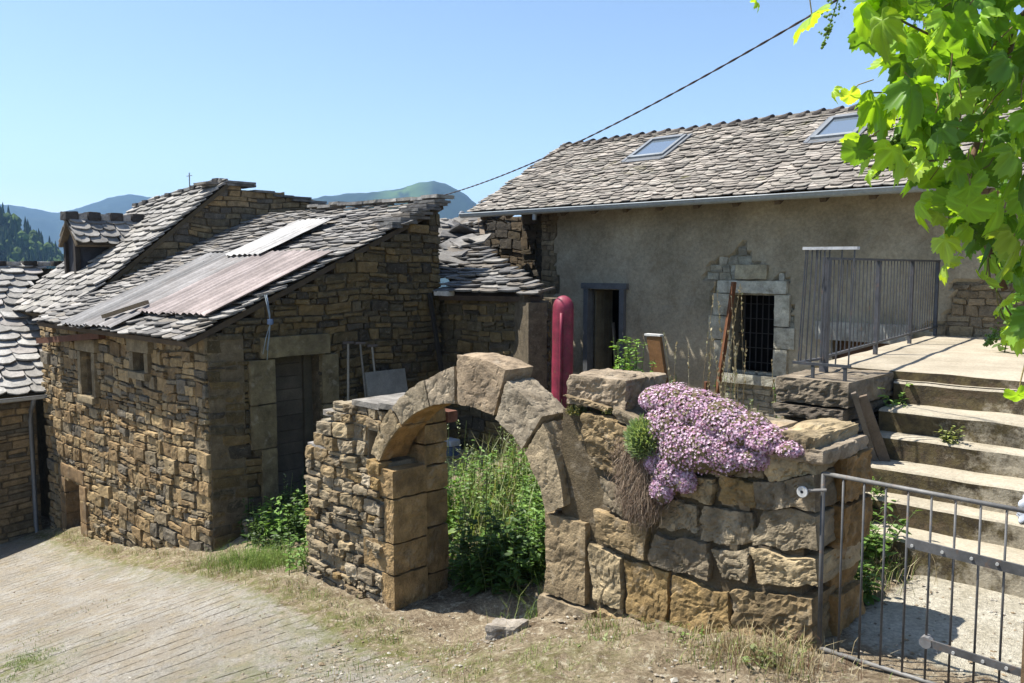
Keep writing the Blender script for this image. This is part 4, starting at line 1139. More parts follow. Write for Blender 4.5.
def gate():
    g = thing('metal_gate', (-1.4, 4.38, -2.07), 'low metal bar gate hung from the end of the garden wall', 'gate')
    f = MB(); b = MB(); y = 4.38; c = (.085, .085, .085); X1 = -.885
    f.tube([(-1.885, y, -1.105), (X1, y, -1.12)], .0118, 8, (.17, .165, .155)); f.tube([(-1.875, y, -2.07), (X1, y, -2.07)], .0118, 8, (.17, .165, .155))
    f.tube([(-1.885, y, -1.1), (-1.875, y, -2.1)], .012, 8, c)
    n = 9
    for i in range(1, n + 1):
        x = -1.885 + i * .1095; b.tube([(x, y, -1.115), (x + .004, y, -2.06)], .0062, 6, c)
    f.build('frame', M['metal'], g, True); b.build('bars', M['metal'], g, True)
    s = MB(); s.bar((-1.435, y - .022, -1.375), (-.87, y - .022, -1.395), .012, .05, col=(.09, .09, .09))
    s2 = MB(); s2.bar((-1.325, y - .02, -1.86), (-.87, y - .02, -1.875), .012, .038, col=(.09, .09, .09)); s2.tube([(-1.33, y - .03, -1.86), (-1.33, y + .02, -1.86)], .03, 10, (.16, .16, .16))
    for i, (m, z, xs) in enumerate(((s, -1.38, (-1.41, -1.27, -1.14, -1.03)), (s2, -1.864, (-1.2, -1.07, -.97)))):
        o = m.build('strap', M['metal'], g)
        for x in xs: bo = MB(); bo.tube([(x, y - .03, z - .004), (x, y - .036, z - .004)], .008, 8, (.45, .45, .43)); bo.build('bolt_head', M['zinc'], o)
    p = MB(); p.box((-.9, 4.3, -2.3), (-.78, 4.44, -1.6), (.22, .145, .08)); 
    tag(p.build('gate_post', M['wood']), 'brown wooden post at the right end of the metal gate', 'post')
    # crumpled cloth lying over the edge of a step
    m = MB(); b0 = np.array((-1.27, 6.2, -1.64))

    def fn(q):
        t = (q[:, 2] + 1) / 2; w_ = 1.15 - .5 * t
        return np.stack([b0[0] + .1 * q[:, 0] * w_ + .03 * t, b0[1] + .06 * q[:, 1] * w_, b0[2] + .2 * t + .012 * np.sin(q[:, 0] * 9 + q[:, 2] * 3)], 1)
    stone(m, fn, (16, 10, 16), .5, .09, 7, (.55, .6, .68), cvar=.1)
    tag(m.build('cloth', M['plain'], None, True), 'pale blue crumpled cloth left on a step at the right edge of the picture', 'cloth')


gate()

# ================================================================== SMALL THINGS
def small():
    # two planks leaning on the stair cheek
    for (p, q, w, c, lab) in (((-2.47, 6.22, -.93), (-2.30, 6.6, -1.86), .035, (.2, .165, .13), 'thin grey plank leaning on the stair cheek, the left one of two'),
                              ((-2.44, 6.3, -.96), (-2.22, 6.62, -1.86), .075, (.17, .13, .095), 'wider brown plank leaning on the stair cheek, the right one of two')):
        m = MB(); m.bar(p, q, w, .03, up=(.3, -1, .2), col=c); tag(m.build('leaning_plank', M['wood']), lab, 'plank', 'planks leaning by the steps')
    # tall crimson shell standing upright at the lean-to's corner
    nz_, na = 24, 18; V = []
    for i in range(nz_):
        t = 1 - (1 - i / (nz_ - 1)) ** 2; z = -2.7 + 2.32 * t; k = math.sqrt(max(0.0, 1 - max(0, (t - .93) / .0701) ** 2)) * (.86 + .14 * math.sin(min(t * 1.6, 1) * math.pi / 2))
        for j in range(na):
            a = j / na * 2 * math.pi; sg = 1 + .12 * math.cos(3 * a) + .03 * math.sin(z * 9 + 2 * a) * math.sin(z * 4)
            V.append((-7.16 + .14 * k * math.cos(a) * sg + .03 * t, 8.42 + .13 * k * math.sin(a), z))
    m = MB(); m.add(V, [np.array([(i * na + j, i * na + (j + 1) % na, (i + 1) * na + (j + 1) % na, (i + 1) * na + j) for i in range(nz_ - 1) for j in range(na)])], (.24, .026, .052))
    hull = m.build('upright_canoe', M['metal'], None, True); tag(hull, 'crimson canoe-like shell standing on end at the corner of the lean-to', 'canoe')
    k = MB(); k.tube([(-7.08 + .03 * t, 8.285, -2.6 + 2.0 * t) for t in np.linspace(0, 1, 8)], .022, 6, (.2, .015, .04)); k.build('keel_rib', M['metal'], hull, True)
    # rusty iron bar against the window
    m = MB(); m.bar((-6.14, 11.02, -.23), (-6.2, 10.6, -2.3), .06, .05, up=(0, 1, 0), col=(.2, .085, .04)); m.bar((-6.125, 10.985, -.23), (-6.185, 10.565, -2.3), .012, .03, up=(0, 1, 0), col=(.22, .1, .05))
    tag(m.build('rusty_bar', M['rust']), 'long rusty iron bar leaning against the barred window', 'iron bar')
    c = at_y(654, 336, 7.5); m = MB(); m.bar(c, c + np.array((.22, .1, -1.5)), .16, .05, up=(0, 1, 0), col=(.22, .11, .045)); s = m.build('rusty_plate', M['rust'])
    tag(s, 'tilted rusty brown metal plate standing behind the big cap stone', 'metal plate')
    m = MB(); m.bar(c + UP * .012 - XA * .1, c + UP * .012 + XA * .1, .07, .02, col=(.6, .58, .54)); m.build('pale_edge', M['plain'], s)
    c = at_y(668, 401, 7.6)
    m = MB(); c = at_y(707, 385, 7.0); m.tube([(c[0], c[1], c[2] - .6), (c[0], c[1], c[2] + .03)], .03, 8, (.15, .06, .03)); tag(m.build('rusty_stake', M['rust']), 'short rusty stake standing behind the pink flowers', 'stake')
    # tools leaning on the gable
    G = 'tools leaning on the barn gable'
    for (y0, z0, y1, z1, r, c, lab) in ((6.8, -1.05, 6.62, -2.9, .016, (.3, .27, .22), 'pale long-handled tool leaning nearest the barn door'), (7.0, -1.07, 7.04, -2.8, .014, (.22, .2, .17), 'middle of three long-handled tools against the barn gable'), (7.2, -1.12, 7.24, -2.8, .014, (.33, .3, .25), 'long-handled tool furthest from the barn door, above the grey board')):
        m = MB(); m.tube([(-9.6, y0, z0), (-9.5, (y0 + y1) / 2, (z0 + z1) / 2), (-9.36, y1, z1)], r, 7, c); h = m.build('tool_handle', M['wood']); tag(h, lab, 'tool', G)
        m = MB(); m.bar((-9.62, y0 - .07, z0 + .01), (-9.58, y0 + .07, z0 + .01), .04, .03, col=(.12, .1, .09)); m.build('tool_head', M['rust'], h)
    m = MB(); m.bar((-9.55, 7.38, -1.47), (-9.3, 7.38, -2.7), .7, .03, up=(0, .0, 1), col=(.26, .25, .22)); tag(m.build('leaning_board', M['wood']), 'grey weathered board leaning against the barn gable', 'board')
    m = MB(); m.bar((-9.62, 8.28, -.4), (-9.35, 8.36, -2.0), .05, .05, up=(0, 1, 0), col=(.04, .035, .03)); tag(m.build('dark_pole', M['wood']), 'dark pole leaning in the corner of barn and lean-to', 'pole')
    # blue twine under the verge
    m = MB()
    for k in range(4):
        a, b = rs.uniform(-.04, .04, 2); m.tube([(-9.6, 5.58 + a, -.36), (-9.57, 5.6 + a * .5, -.6), (-9.56, 5.6, -.72), (-9.57, 5.58 + b * 2, -.9), (-9.6, 5.57 + b * 3, -1.05 - .25 * rs.rand())], .006, 5, (.28, .33, .36) if k else (.16, .25, .42))
    for k in range(6): m.tube([(-9.56, 5.56, -.72 + .01 * k), (-9.53, 5.6, -.73 + .012 * k), (-9.56, 5.64, -.72 + .01 * k)], .008, 5, (.18, .24, .36))
    tag(m.build('twine', M['plain'], None, True), 'knotted blue and grey twine hanging under the barn eave by the door', 'twine')
    # objects seen through the arch
    c = at_y(452, 446, 8.35); m = MB(); blockw(m, c - np.array((.16, .1, .35)), c + np.array((.1, .1, .0)), (.12, .16, .25), .2, .01); blockw(m, c + np.array((-.15, -.1, .005)), c + np.array((.08, .1, .1)), (.6, .62, .64), .4, .01)
    tag(m.build('plastic_drum', M['plain']), 'small blue and white container behind the weeds seen through the arch', 'container')
    c = at_y(452, 412, 5.02); m = MB(); blockw(m, c + np.array((-.2, -.02, -.1)), c + np.array((-.03, .1, .0)), (.2, .09, .06), .2, .01); tag(m.build('red_brick', M['arch']), 'dull red brick on the back edge of the left gate pier', 'brick')
    # loose stones
    for (px, py, z, L, H, c, lab) in ((507, 641, -2.55, .13, .06, (.34, .3, .25), 'pale grey slab stone at the edge of the concrete ramp before the arch'), (640, 605, -2.4, .2, .05, (.32, .24, .16), 'long brown footing stone at the base of the right wall'),
                                       (256, 538, -3.42, .16, .1, (.33, .28, .19), 'rounded mossy stone at the foot of the barn front'), (690, 600, -2.3, .13, .05, (.3, .23, .15), 'small brown stone against the wall foot')):
        p = at_z(px, py, z); p[2] = gz(p[0], p[1]); m = MB(); an = rs.rand() * 2; ca, sa = math.cos(an), math.sin(an)
        stone(m, lambda q: np.stack([p[0] + L * (q[:, 0] * ca - q[:, 1] * sa * .6), p[1] + L * (q[:, 0] * sa + q[:, 1] * ca * .6), p[2] + H * (q[:, 2] * .9 + .35) + .15 * L * q[:, 0]], 1), (9, 9, 5), .35, .04, 6, c)
        tag(m.build('loose_stone', M['arch']), lab, 'stone', 'loose stones on the ground')
    # overhead cable, two twisted strands
    A = np.array([-9.65, 8.62, 1.06]); B = at_d(900, -38, 5.2)
    t = np.linspace(0, 1, 160); P = A + (B - A) * t[:, None]; P[:, 2] -= .16 * 4 * t * (1 - t)
    m = MB()
    for k in (0, 1):
        ph = t * 150 + k * math.pi; m.tube(P + np.stack([np.zeros_like(t), .004 * np.cos(ph), .004 * np.sin(ph)], 1),   .0055, 5, (.06, .045, .04))
    tag(m.build('power_cable', M['plain'], None, True), 'twisted overhead power cable running from the barn ridge across the sky', 'cable')


small()

# ================================================================== PLANTS
def rotz(a):
    c, s = np.cos(a), np.sin(a); z = np.zeros_like(a); o = np.ones_like(a)
    return np.stack([np.stack([c, -s, z], -1), np.stack([s, c, z], -1), np.stack([z, z, o], -1)], -2)


def frames(dirs, nrm):
    x = dirs / np.linalg.norm(dirs, axis=1)[:, None]
    z = nrm - x * np.sum(nrm * x, 1)[:, None]; z /= np.linalg.norm(z, axis=1)[:, None] + 1e-9
    return np.stack([x, np.cross(z, x), z], -1)


def scatter(mb, tv, tfs, R, pos, scale, col):
    n = len(pos); k = len(tv)
    V = np.einsum('nij,kj->nki', R, tv) * np.asarray(scale).reshape(-1, 1, 1) + pos[:, None, :]
    C = np.repeat(col, k, 0)
    off = (np.arange(n) * k)[:, None, None]
    mb.add(V.reshape(-1, 3), [(np.asarray(f)[None] + off).reshape(-1, np.asarray(f).shape[1]) for f in tfs], C)


LEAF = (np.array([(0, 0, 0), (.3, .24, .05), (.68, .2, .02), (1, 0, -.12), (.68, -.2, .02), (.3, -.24, .05), (.45, 0, -.03)]),
        [np.array([(0, 6, 2, 1), (6, 3, 2, 2)])[:1], np.array([(6, 3, 2), (0, 5, 6), (6, 5, 4), (6, 4, 3)])])


def blades(mb, pos, h, w, lean, col):
    n = len(pos); a = rs.rand(n) * 2 * math.pi; d = np.stack([np.cos(a), np.sin(a), 0 * a], 1); s = np.stack([-np.sin(a), np.cos(a), 0 * a], 1)
    h = np.asarray(h)[:, None]; l = (rs.uniform(.2, 1, n) * lean)[:, None] * h; w = w * rs.uniform(.6, 1.3, n)[:, None]
    V = np.stack([pos - s * w, pos + s * w, pos + d * l * .35 + UP * h * .6 + s * w * .7, pos + d * l * .35 + UP * h * .6 - s * w * .7, pos + d * l + UP * h * (1 - .25 * l / h)], 1)
    off = (np.arange(n) * 5)[:, None]
    mb.add(V.reshape(-1, 3), [off + np.array([0, 1, 2, 3]), off + np.array([3, 2, 4])], np.repeat(col, 5, 0))


def pal_cols(n, pal, var=.25):
    p = np.array(pal)[rs.randint(len(pal), size=n)]
    return np.clip(p * rs.uniform(1 - var, 1 + var, (n, 1)), 0, 1)


GREEN = [(.10, .19, .035), (.13, .23, .045), (.08, .15, .03), (.16, .25, .06)]
STRAW = [(.42, .35, .2), (.36, .29, .16), (.48, .42, .27), (.3, .23, .13)]


def herb(mb, bases, hs, nl=22, ls=.06, pal=GREEN, spread=.12, stem=(.13, .17, .06), top=.0, droop=.3):
    """leafy stems: bases (n,3), heights"""
    for b, h in zip(bases, hs):
        le = rs.uniform(-1, 1, 2) * spread * h
        t = np.linspace(0, 1, 5); P = b + np.stack([le[0] * t ** 1.5, le[1] * t ** 1.5, h * t], 1)
        mb.tube(P, np.linspace(.004, .0015, 5) * (1 + h), 4, stem, cap=False)
        n = max(5, int(nl * (.5 + h * .7))); u = rs.uniform(.12, 1.0, n)
        p = b + np.stack([le[0] * u ** 1.5, le[1] * u ** 1.5, h * u], 1)
        a = rs.rand(n) * 6.28; up_ = rs.uniform(-droop, .5, n)
        d = np.stack([np.cos(a), np.sin(a), up_], 1); nr = np.stack([-np.cos(a) * up_ + rs.uniform(-.4, .4, n), -np.sin(a) * up_ + rs.uniform(-.4, .4, n), np.ones(n)], 1)
        scatter(mb, LEAF[0], LEAF[1], frames(d, nr), p, ls * (1.15 - .55 * u) * rs.uniform(.7, 1.3, n), pal_cols(n, pal))


def stuff(o, label, cat): return tag(o, label, cat, None, 'stuff')


def garden_weeds():
    mb = MB(); kinds = [[], [], []]; B = []; n = 0
    while n < 1000:
        x = rs.uniform(-9.2, -3.2); y = rs.uniform(5.0, 9.2)
        # what can be seen through and over the arch; a bare path runs along the right side
        pth = abs(x - (-4.05 - .42 * (y - 4.8))) < .16 + .12 * rs.rand()
        if y > 8.2 and x < -7.4: continue
        if pth and rs.rand() < .95: continue
        if x > -4.6 and y < 5.8 and rs.rand() < .85: continue
        if y < 5.25 and x > -5.2: continue
        if x < -5.9 and y > 5.5 and x < -7.8 + .2 * (y - 5): continue
        k = n2(x * 1.6, y * 1.6, 57, 2)
        if n2(x * 3, y * 3, 58, 2) < .34: continue
        h = (.16 + .66 * k) * rs.uniform(.75, 1.2) * (1.1 if y > 5.8 else .85)
        b = (x, y, float(gz(x, y)) - .03); B.append(b); kinds[0 if k > .52 else (1 if rs.rand() < .6 else 2)].append((b, h)); n += 1
    for K, ls, pal, sp, nl in ((kinds[0], .095, [(.16, .29, .06), (.21, .35, .075), (.13, .23, .05)], .12, 24), (kinds[1], .06, [(.27, .4, .1), (.34, .46, .15), (.24, .35, .12)], .2, 30), (kinds[2], .13, [(.19, .3, .08), (.15, .25, .07), (.25, .34, .13)], .3, 12)):
        herb(mb, np.array([q[0] for q in K]), np.array([q[1] for q in K]), nl=nl, ls=ls, pal=pal, spread=sp)
    dk = np.stack([rs.uniform(-5.6, -4.75, 90), rs.uniform(4.95, 5.7, 90)], 1); dk = np.concatenate([dk, gz(dk[:, 0], dk[:, 1])[:, None] - .03], 1)
    herb(mb, dk, rs.uniform(.25, .75, 90), nl=24, ls=.11, pal=[(.07, .13, .03), (.09, .17, .035), (.06, .11, .025)], spread=.25)  # darker greens put the pier's shade into the leaf colour
    m_ = 2600; x = rs.uniform(-7.6, -3.6, m_); y = rs.uniform(5.3, 8.5, m_); kk = n2(x * 2, y * 2, 59, 2) > .5; x, y = x[kk], y[kk]
    blades(mb, np.stack([x, y, gz(x, y)], 1), rs.uniform(.3, .95, len(x)), .0035, .8, pal_cols(len(x), [(.28, .36, .12), (.36, .4, .18), (.42, .4, .22), (.2, .3, .08)]))
    # pale flower spikes
    for i in range(90):
        b = B[rs.randint(len(B))]; h = rs.uniform(.7, 1.15); t = np.linspace(0, 1, 4)
        mb.tube(np.array(b) + np.stack([.08 * t * rs.uniform(-1, 1), .08 * t, h * t], 1), .003, 4, (.2, .24, .1), cap=False)
        m = 30; u = rs.uniform(.62, 1, m); a = rs.rand(m) * 6.28
        p = np.array(b) + np.stack([.03 * np.cos(a) * (1.2 - u), .03 * np.sin(a) * (1.2 - u), h * u], 1)
        scatter(mb, LEAF[0], LEAF[1], frames(np.stack([np.cos(a), np.sin(a), .6 + 0 * a], 1), np.stack([0 * a, 0 * a, 1 + 0 * a], 1) + rs.uniform(-.5, .5, (m, 3))), p, rs.uniform(.018, .035, m), pal_cols(m, [(.25, .3, .15), (.3, .33, .2), (.2, .26, .1)]))
    stuff(mb.build('garden_weeds', M['leaf']), 'tall green nettles and weeds filling the garden behind the arch', 'weeds')
    # weeds at the barn door; darker greens paint in the barn's shade
    mb = MB(); B = []; Hh = []
    for i in range(170):
        x = rs.uniform(-9.5, -8.1); y = rs.uniform(4.75, 6.6)
        if x < -8.9 and y < 4.95: continue
        B.append((x, y, gz(x, y) - .03)); Hh.append(rs.uniform(.25, .6) * (1.25 if x > -7.9 else .8) * (.7 if y < 5 else 1.1))
    herb(mb, np.array(B), np.array(Hh), nl=24, ls=.08, pal=[(.055, .1, .022), (.07, .13, .03), (.045, .085, .02)])
    stuff(mb.build('doorway_weeds', M['leaf']), 'green weeds growing between the barn door and the left gate pier', 'weeds')


garden_weeds()


def grass():
    mb = MB(); P = []; H = []; C = []

    def patch(n, cx, cy, sx, sy, h0, h1, pal, clump=True):
        x = cx + rs.randn(n) * sx; y = cy + rs.randn(n) * sy
        if clump:
            k = n2(x * 4, y * 4, 61, 2) > .47; x, y = x[k], y[k]
        P.append(np.stack([x, y, gz(x, y) - .01], 1)); H.append(rs.uniform(h0, h1, len(x))); C.append(pal_cols(len(x), pal))
    LG = [(.16, .25, .05), (.2, .29, .07), (.12, .2, .04), (.25, .3, .1)]
    patch(2600, -8.1, 4.55, .5, .16, .05, .22, LG, False)             # bright grass before the doorway
    patch(900, -8.6, 4.5, .4, .12, .03, .12, STRAW + LG)
    for x in np.arange(-14.5, -9.6, .18): patch(60, x, 4.62 - .0 * x, .12, .07, .02, .1, STRAW + STRAW + LG)   # barn foot
    for x in np.arange(-9.4, -5.6, .16): patch(80, x, float(edge_y(x)) + .12, .14, .1, .02, .09, STRAW + STRAW + LG)
    for x in np.arange(-5.6, -3.3, .12): patch(60, x, float(edge_y(x)) + .22, .14, .13, .02, .09, STRAW + LG)
    patch(1300, -3.35, 3.75, .26, .2, .02, .07, [(.3, .36, .12), (.25, .32, .1), (.4, .38, .2), (.2, .24, .08)])
    patch(1500, -2.6, 4.05, .5, .16, .02, .09, STRAW + STRAW + LG)
    patch(700, -2.05, 4.15, .18, .1, .05, .2, STRAW + [(.25, .28, .1), (.22, .12, .08)], False)
    patch(500, -3.0, 4.2, .5, .06, .03, .12, LG + STRAW)
    patch(900, -4.15, 5.25, .2, .4, .05, .35, LG + [(.3, .33, .14)], False)   # beside the garden path
    patch(900, -4.0, 5.9, .25, .6, .05, .3, LG + STRAW, False)
    patch(500, -5.6, 4.05, .5, .08, .02, .1, STRAW + LG)
    patch(3000, -7.75, 2.0, .28, .2, .01, .045, [(.2, .28, .08), (.25, .33, .12), (.16, .22, .07)])
    patch(350, -9.4, 3.4, .9, .15, .01, .04, STRAW + LG); patch(300, -6.3, 3.0, .9, .5, .006, .025, STRAW)
    for (qx, qy, sx) in ((-8.8, 2.6, .3), (-6.7, 2.2, .25), (-10.5, 2.9, .5), (-6.0, 3.3, .3), (-5.2, 2.9, .2), (-9.6, 2.0, .4)): patch(240, qx, qy, sx, sx * .6, .008, .03, [(.2, .27, .08), (.27, .32, .12), (.36, .33, .16)])
    patch(260, -4.6, 3.3, .3, .25, .02, .08, LG + STRAW)
    patch(700, -2.15, 5.65, .16, .2, .05, .25, LG + STRAW, False); patch(140, -3.3, 10.9, .12, .1, .05, .25, STRAW, False)
    P = np.concatenate(P); blades(mb, P, np.concatenate(H), .0022, 1.0, np.concatenate(C))
    stuff(mb.build('grass', M['dry']), 'dry and green grass along the wall feet and ramp edge', 'grass')
    # scattered gravel and dead leaves
    g = MB(); n = 1500
    x = np.concatenate([rs.uniform(-5.4, -1.9, 900), rs.uniform(-12, -4, 350), rs.uniform(-2.0, -.9, 250)]); y = np.concatenate([rs.uniform(3.0, 4.35, 900), rs.uniform(2.0, 4.6, 350), rs.uniform(4.4, 5.8, 250)])
    z = gz(x, y); s = rs.uniform(.005, .016, n); oc = np.array([(1, 0, 0), (-1, 0, 0), (0, 1, 0), (0, -1, 0), (0, 0, .7), (0, 0, -.7)]); of = np.array([(0, 2, 4), (2, 1, 4), (1, 3, 4), (3, 0, 4), (2, 0, 5), (1, 2, 5), (3, 1, 5), (0, 3, 5)])
    s[:26] = rs.uniform(.015, .035, 26); R = rotz(rs.rand(n) * 6.28); scatter(g, oc * np.array((1.2, .8, .7)), [of], R, np.stack([x, y, z + .004], 1), s, pal_cols(n, [(.4, .37, .31), (.3, .25, .18), (.36, .31, .24), (.25, .19, .12)]))
    stuff(g.build('gravel', M['plain']), 'small stones and debris scattered on the earth and ramp', 'gravel')


grass()


def cushion(name, cx, lumps, n, tpl, size, pal, mat, label, cat, under, upn=.6):
    """flower heads over a lumpy mat: lumps = (center, radii, weight)"""
    mb = MB(); W = np.array([l[2] for l in lumps], float); W /= W.sum(); k = rs.choice(len(lumps), n, p=W)
    v = rs.randn(n, 3); v[:, 2] = np.abs(v[:, 2]) * 1.1 - .55; v[:, 1] = -np.abs(v[:, 1]) * .9 + .35 * rs.randn(n) * .5; v /= np.linalg.norm(v, axis=1)[:, None]
    c = np.array([l[0] for l in lumps])[k]; r = np.array([l[1] for l in lumps])[k]
    p = c + v * r * rs.uniform(.86, 1.06, (n, 1)); nr = v / r; nr /= np.linalg.norm(nr, axis=1)[:, None]; nr = nr + rs.uniform(-.55, .55, (n, 3)) + UP * upn * .5
    R = frames(np.cross(nr, rs.randn(n, 3)), nr)
    scatter(mb, tpl[0], tpl[1], R, p, rs.uniform(.7, 1.3, n) * size, pal_cols(n, pal, .2))
    o = mb.build(name, mat)
    u = MB()
    for (cc, rr, w) in lumps:
        P, Fs = cube_tpl(10, 10, 10); q = P / np.linalg.norm(P, axis=1)[:, None]
        V = np.array(cc) + q * np.array(rr) * .93; V += q * (fbm(V * 18, 5) - .5)[:, None] * .05
        u.add(V, [Fs], under)
    u.build('leafy_mat', M['dry'], o, True)
    return tag(o, label, cat)


def plants():
    a = np.arange(5) / 5 * 2 * math.pi
    st = np.concatenate([[(0, 0, 0)], np.stack([np.cos(a), np.sin(a), .25 + 0 * a], 1), np.stack([.45 * np.cos(a + .63), .45 * np.sin(a + .63), .1 + 0 * a], 1)])
    sf = [np.array([(0, 6 + (k + 4) % 5, 1 + k, 6 + k) for k in range(5)])]
    L = []
    line = [(-2.98, 4.5, -.84), (-2.88, 4.5, -.84), (-2.7, 4.48, -.87), (-2.54, 4.46, -.91), (-2.38, 4.45, -.95), (-2.22, 4.44, -.98), (-2.06, 4.43, -1.0)]
    rr = [.12, .15, .17, .17, .15, .12, .07]
    for p, r in zip(line, rr): L.append((p, (r * 1.15, .17, r * .75), r))
    for p, r in (((-2.86, 4.38, -1.0), (.17, .12, .15)), ((-2.74, 4.35, -1.1), (.17, .11, .17)), ((-2.6, 4.35, -1.08), (.15, .1, .15)), ((-2.45, 4.36, -1.09), (.14, .09, .12)), ((-2.8, 4.33, -1.24), (.12, .08, .13)), ((-2.86, 4.32, -1.36), (.08, .06, .09)), ((-2.3, 4.37, -1.08), (.11, .08, .08)), ((-2.93, 4.33, -1.2), (.06, .06, .08)), ((-2.7, 4.33, -1.28), (.07, .06, .08))):
        L.append((p, r, .13))
    cushion('flowering_stonecrop', 0, L, 21000, (st, sf), .0095, [(.66, .46, .6), (.76, .58, .68), (.6, .38, .53), (.82, .68, .75), (.5, .29, .43), (.27, .26, .14), (.4, .22, .28), (.72, .52, .65)], M['petal'], 'mat of pink flowers spilling over the top of the garden wall', 'flowers', (.16, .13, .07))
    # green tuft with its dead brown thatch hanging below
    mb = MB(); n = 1500; n = 2600; v = rs.randn(n, 3); v /= np.linalg.norm(v, axis=1)[:, None]; v[:, 1] = -np.abs(v[:, 1])
    c = np.array((-2.99, 4.31, -1.07)); p = c + v * np.array((.115, .065, .12)) * rs.uniform(.3, 1, (n, 1))
    d = v * np.array((1, 1, .6)) + UP * .5 + rs.uniform(-.4, .4, (n, 3))
    nar = LEAF[0] * np.array((1, .45, 1)); scatter(mb, nar, LEAF[1], frames(d, v + rs.uniform(-.5, .5, (n, 3))), p, rs.uniform(.025, .055, n), pal_cols(n, [(.3, .4, .2), (.36, .46, .27), (.22, .32, .14), (.4, .48, .24)]))
    o = mb.build('green_tuft', M['leaf']); tag(o, 'grey green tuft growing from the wall face beside the pink flowers', 'plant')
    t = MB(); n = 2800; x = rs.randn(n) * .085; z0 = rs.uniform(-1.5, -1.08, n); y0 = 4.335 - np.abs(rs.randn(n)) * .022; ln = rs.uniform(.05, .2, n) * np.clip(1.2 - np.abs(x) * 4, .3, 1)
    A = np.stack([-3.02 + x, y0, z0], 1); Bp = A + np.stack([rs.uniform(-.035, .035, n) - .02, rs.uniform(-.03, .015, n), -ln], 1); w = rs.uniform(.001, .0025, n)[:, None]
    Mm = (A + Bp) / 2 + rs.uniform(-.035, .035, (n, 3)) * np.array((1, .5, .6)); V = np.stack([A - XA * w, A + XA * w, Mm + XA * w, Mm - XA * w, Bp], 1); off = (np.arange(n) * 5)[:, None]
    t.add(V.reshape(-1, 3), [off + np.array([0, 1, 2, 3]), off + np.array([3, 2, 4])], np.repeat(pal_cols(n, [(.2, .145, .1), (.27, .2, .145), (.13, .09, .065), (.33, .26, .19)]), 5, 0)); t.build('dead_thatch', M['dry'], o)

    def bush(name, c, r, nst, h, ls, pal, label, cat='plant', sp=.5, nl=26, mat='leaf'):
        m = MB(); x = c[0] + rs.randn(nst) * r; y = c[1] + rs.randn(nst) * r
        herb(m, np.stack([x, y, np.full(nst, c[2])], 1), rs.uniform(.5, 1, nst) * h, nl, ls, pal, sp)
        return tag(m.build(name, M[mat]), label, cat)
    c = at_y(630, 372, 5.7); bush('bright_shrub', (c[0], 5.7, -1.6), .06, 40, 1.06, .07, [(.22, .38, .06), (.28, .45, .09), (.17, .3, .05)], 'bright green leafy shrub standing behind the big cap stone', sp=.12, nl=34)
    c = at_y(652, 392, 5.3); bush('small_herb', (c[0], 5.25, -1.5), .05, 8, .75, .05, [(.25, .33, .17), (.2, .27, .12)], 'grey green herb between the bright shrub and the rusty plate', sp=.2)
    c = at_y(577, 408, 4.45); bush('moss_clump', (c[0] + .02, 4.42, -1.0), .03, 90, .07, .022, [(.15, .14, .04), (.2, .17, .05), (.1, .1, .035)], 'small mossy clump at the end of the arch by the cap stone', sp=.5, nl=14)
    c = at_y(608, 410, 4.4); bush('moss_clump', (c[0], 4.4, -.96), .014, 34, .05, .02, [(.17, .17, .04), (.22, .19, .06)], 'tiny mossy clump under the big cap stone', sp=.5, nl=12)
    c = at_z(300, 545, -3.0)
    bush('bramble', (-7.15, 4.75, -2.95), .06, 12, 1.05, .085, [(.3, .4, .08), (.36, .46, .12), (.22, .32, .06)], 'yellow green leafy shoot leaning against the left end of the gate pier', sp=.25, nl=22)
    bush('ramp_weed', (-6.98, 4.55, -2.95), .1, 30, .45, .07, [(.14, .26, .05), (.2, .33, .08)], 'green leafy weed at the foot of the left gate pier', sp=.35, nl=20)
    bush('wall_fern', (-2.42, 7.0, -1.32), .05, 10, .42, .09, [(.2, .32, .07), (.26, .4, .1)], 'light green plant growing between the stair cheek and the top steps', sp=.7, nl=16)
    bush('wall_fern', (-2.3, 6.12, -1.85), .05, 12, .35, .09, [(.14, .25, .05), (.2, .32, .07)], 'green plant at the foot of the two leaning planks', sp=.7, nl=16)
    bush('wall_fern', (-2.16, 5.7, -2.04), .09, 26, .45, .09, [(.13, .23, .05), (.18, .3, .07)], 'bushy green weeds behind the left end of the metal gate', sp=.6, nl=18)
    bush('wall_fern', (-1.98, 5.2, -2.08), .08, 16, .3, .1, [(.1, .19, .04), (.15, .25, .06)], 'low broad leaved weed on the ground inside the metal gate', sp=.7, nl=12)
    bush('step_weed', (-1.92, 6.6, -1.28), .025, 14, .14, .045, [(.3, .36, .1), (.36, .38, .16)], 'small yellowish weed growing on the third step', sp=.7, nl=10)
    bush('crevice_plant', (-2.72, 6.15, -1.25), .03, 10, .12, .03, [(.3, .2, .14), (.25, .24, .1)], 'small reddish plant in the front of the stair cheek', sp=.7, nl=10)
    bush('foot_weed', (-2.55, 4.22, -2.3), .06, 16, .17, .05, [(.16, .28, .06), (.22, .32, .09)], 'small green weed at the foot of the right wall', sp=.5, nl=12)
    bush('foot_weed', (-2.02, 4.12, -2.2), .05, 18, .2, .06, [(.2, .27, .09), (.26, .3, .13)], 'straggly weed beside the hinge end of the metal gate', sp=.8, nl=10)
    bush('grassy_tuft', (-3.0, 3.95, -2.36), .05, 16, .13, .06, [(.26, .33, .13), (.32, .36, .18)], 'pale green tuft in the dry grass before the right wall', sp=.8, nl=9)
    c = (-1.7, 9.7); bush('landing_shrub', (-1.95, 9.4, -.88), .1, 12, .95, .15, [(.13, .22, .07), (.18, .27, .09)], 'broad leaved shrub at the right edge of the concrete landing', sp=.35, nl=20)
    # dry stalks behind the wall
    m = MB(); d = MB()
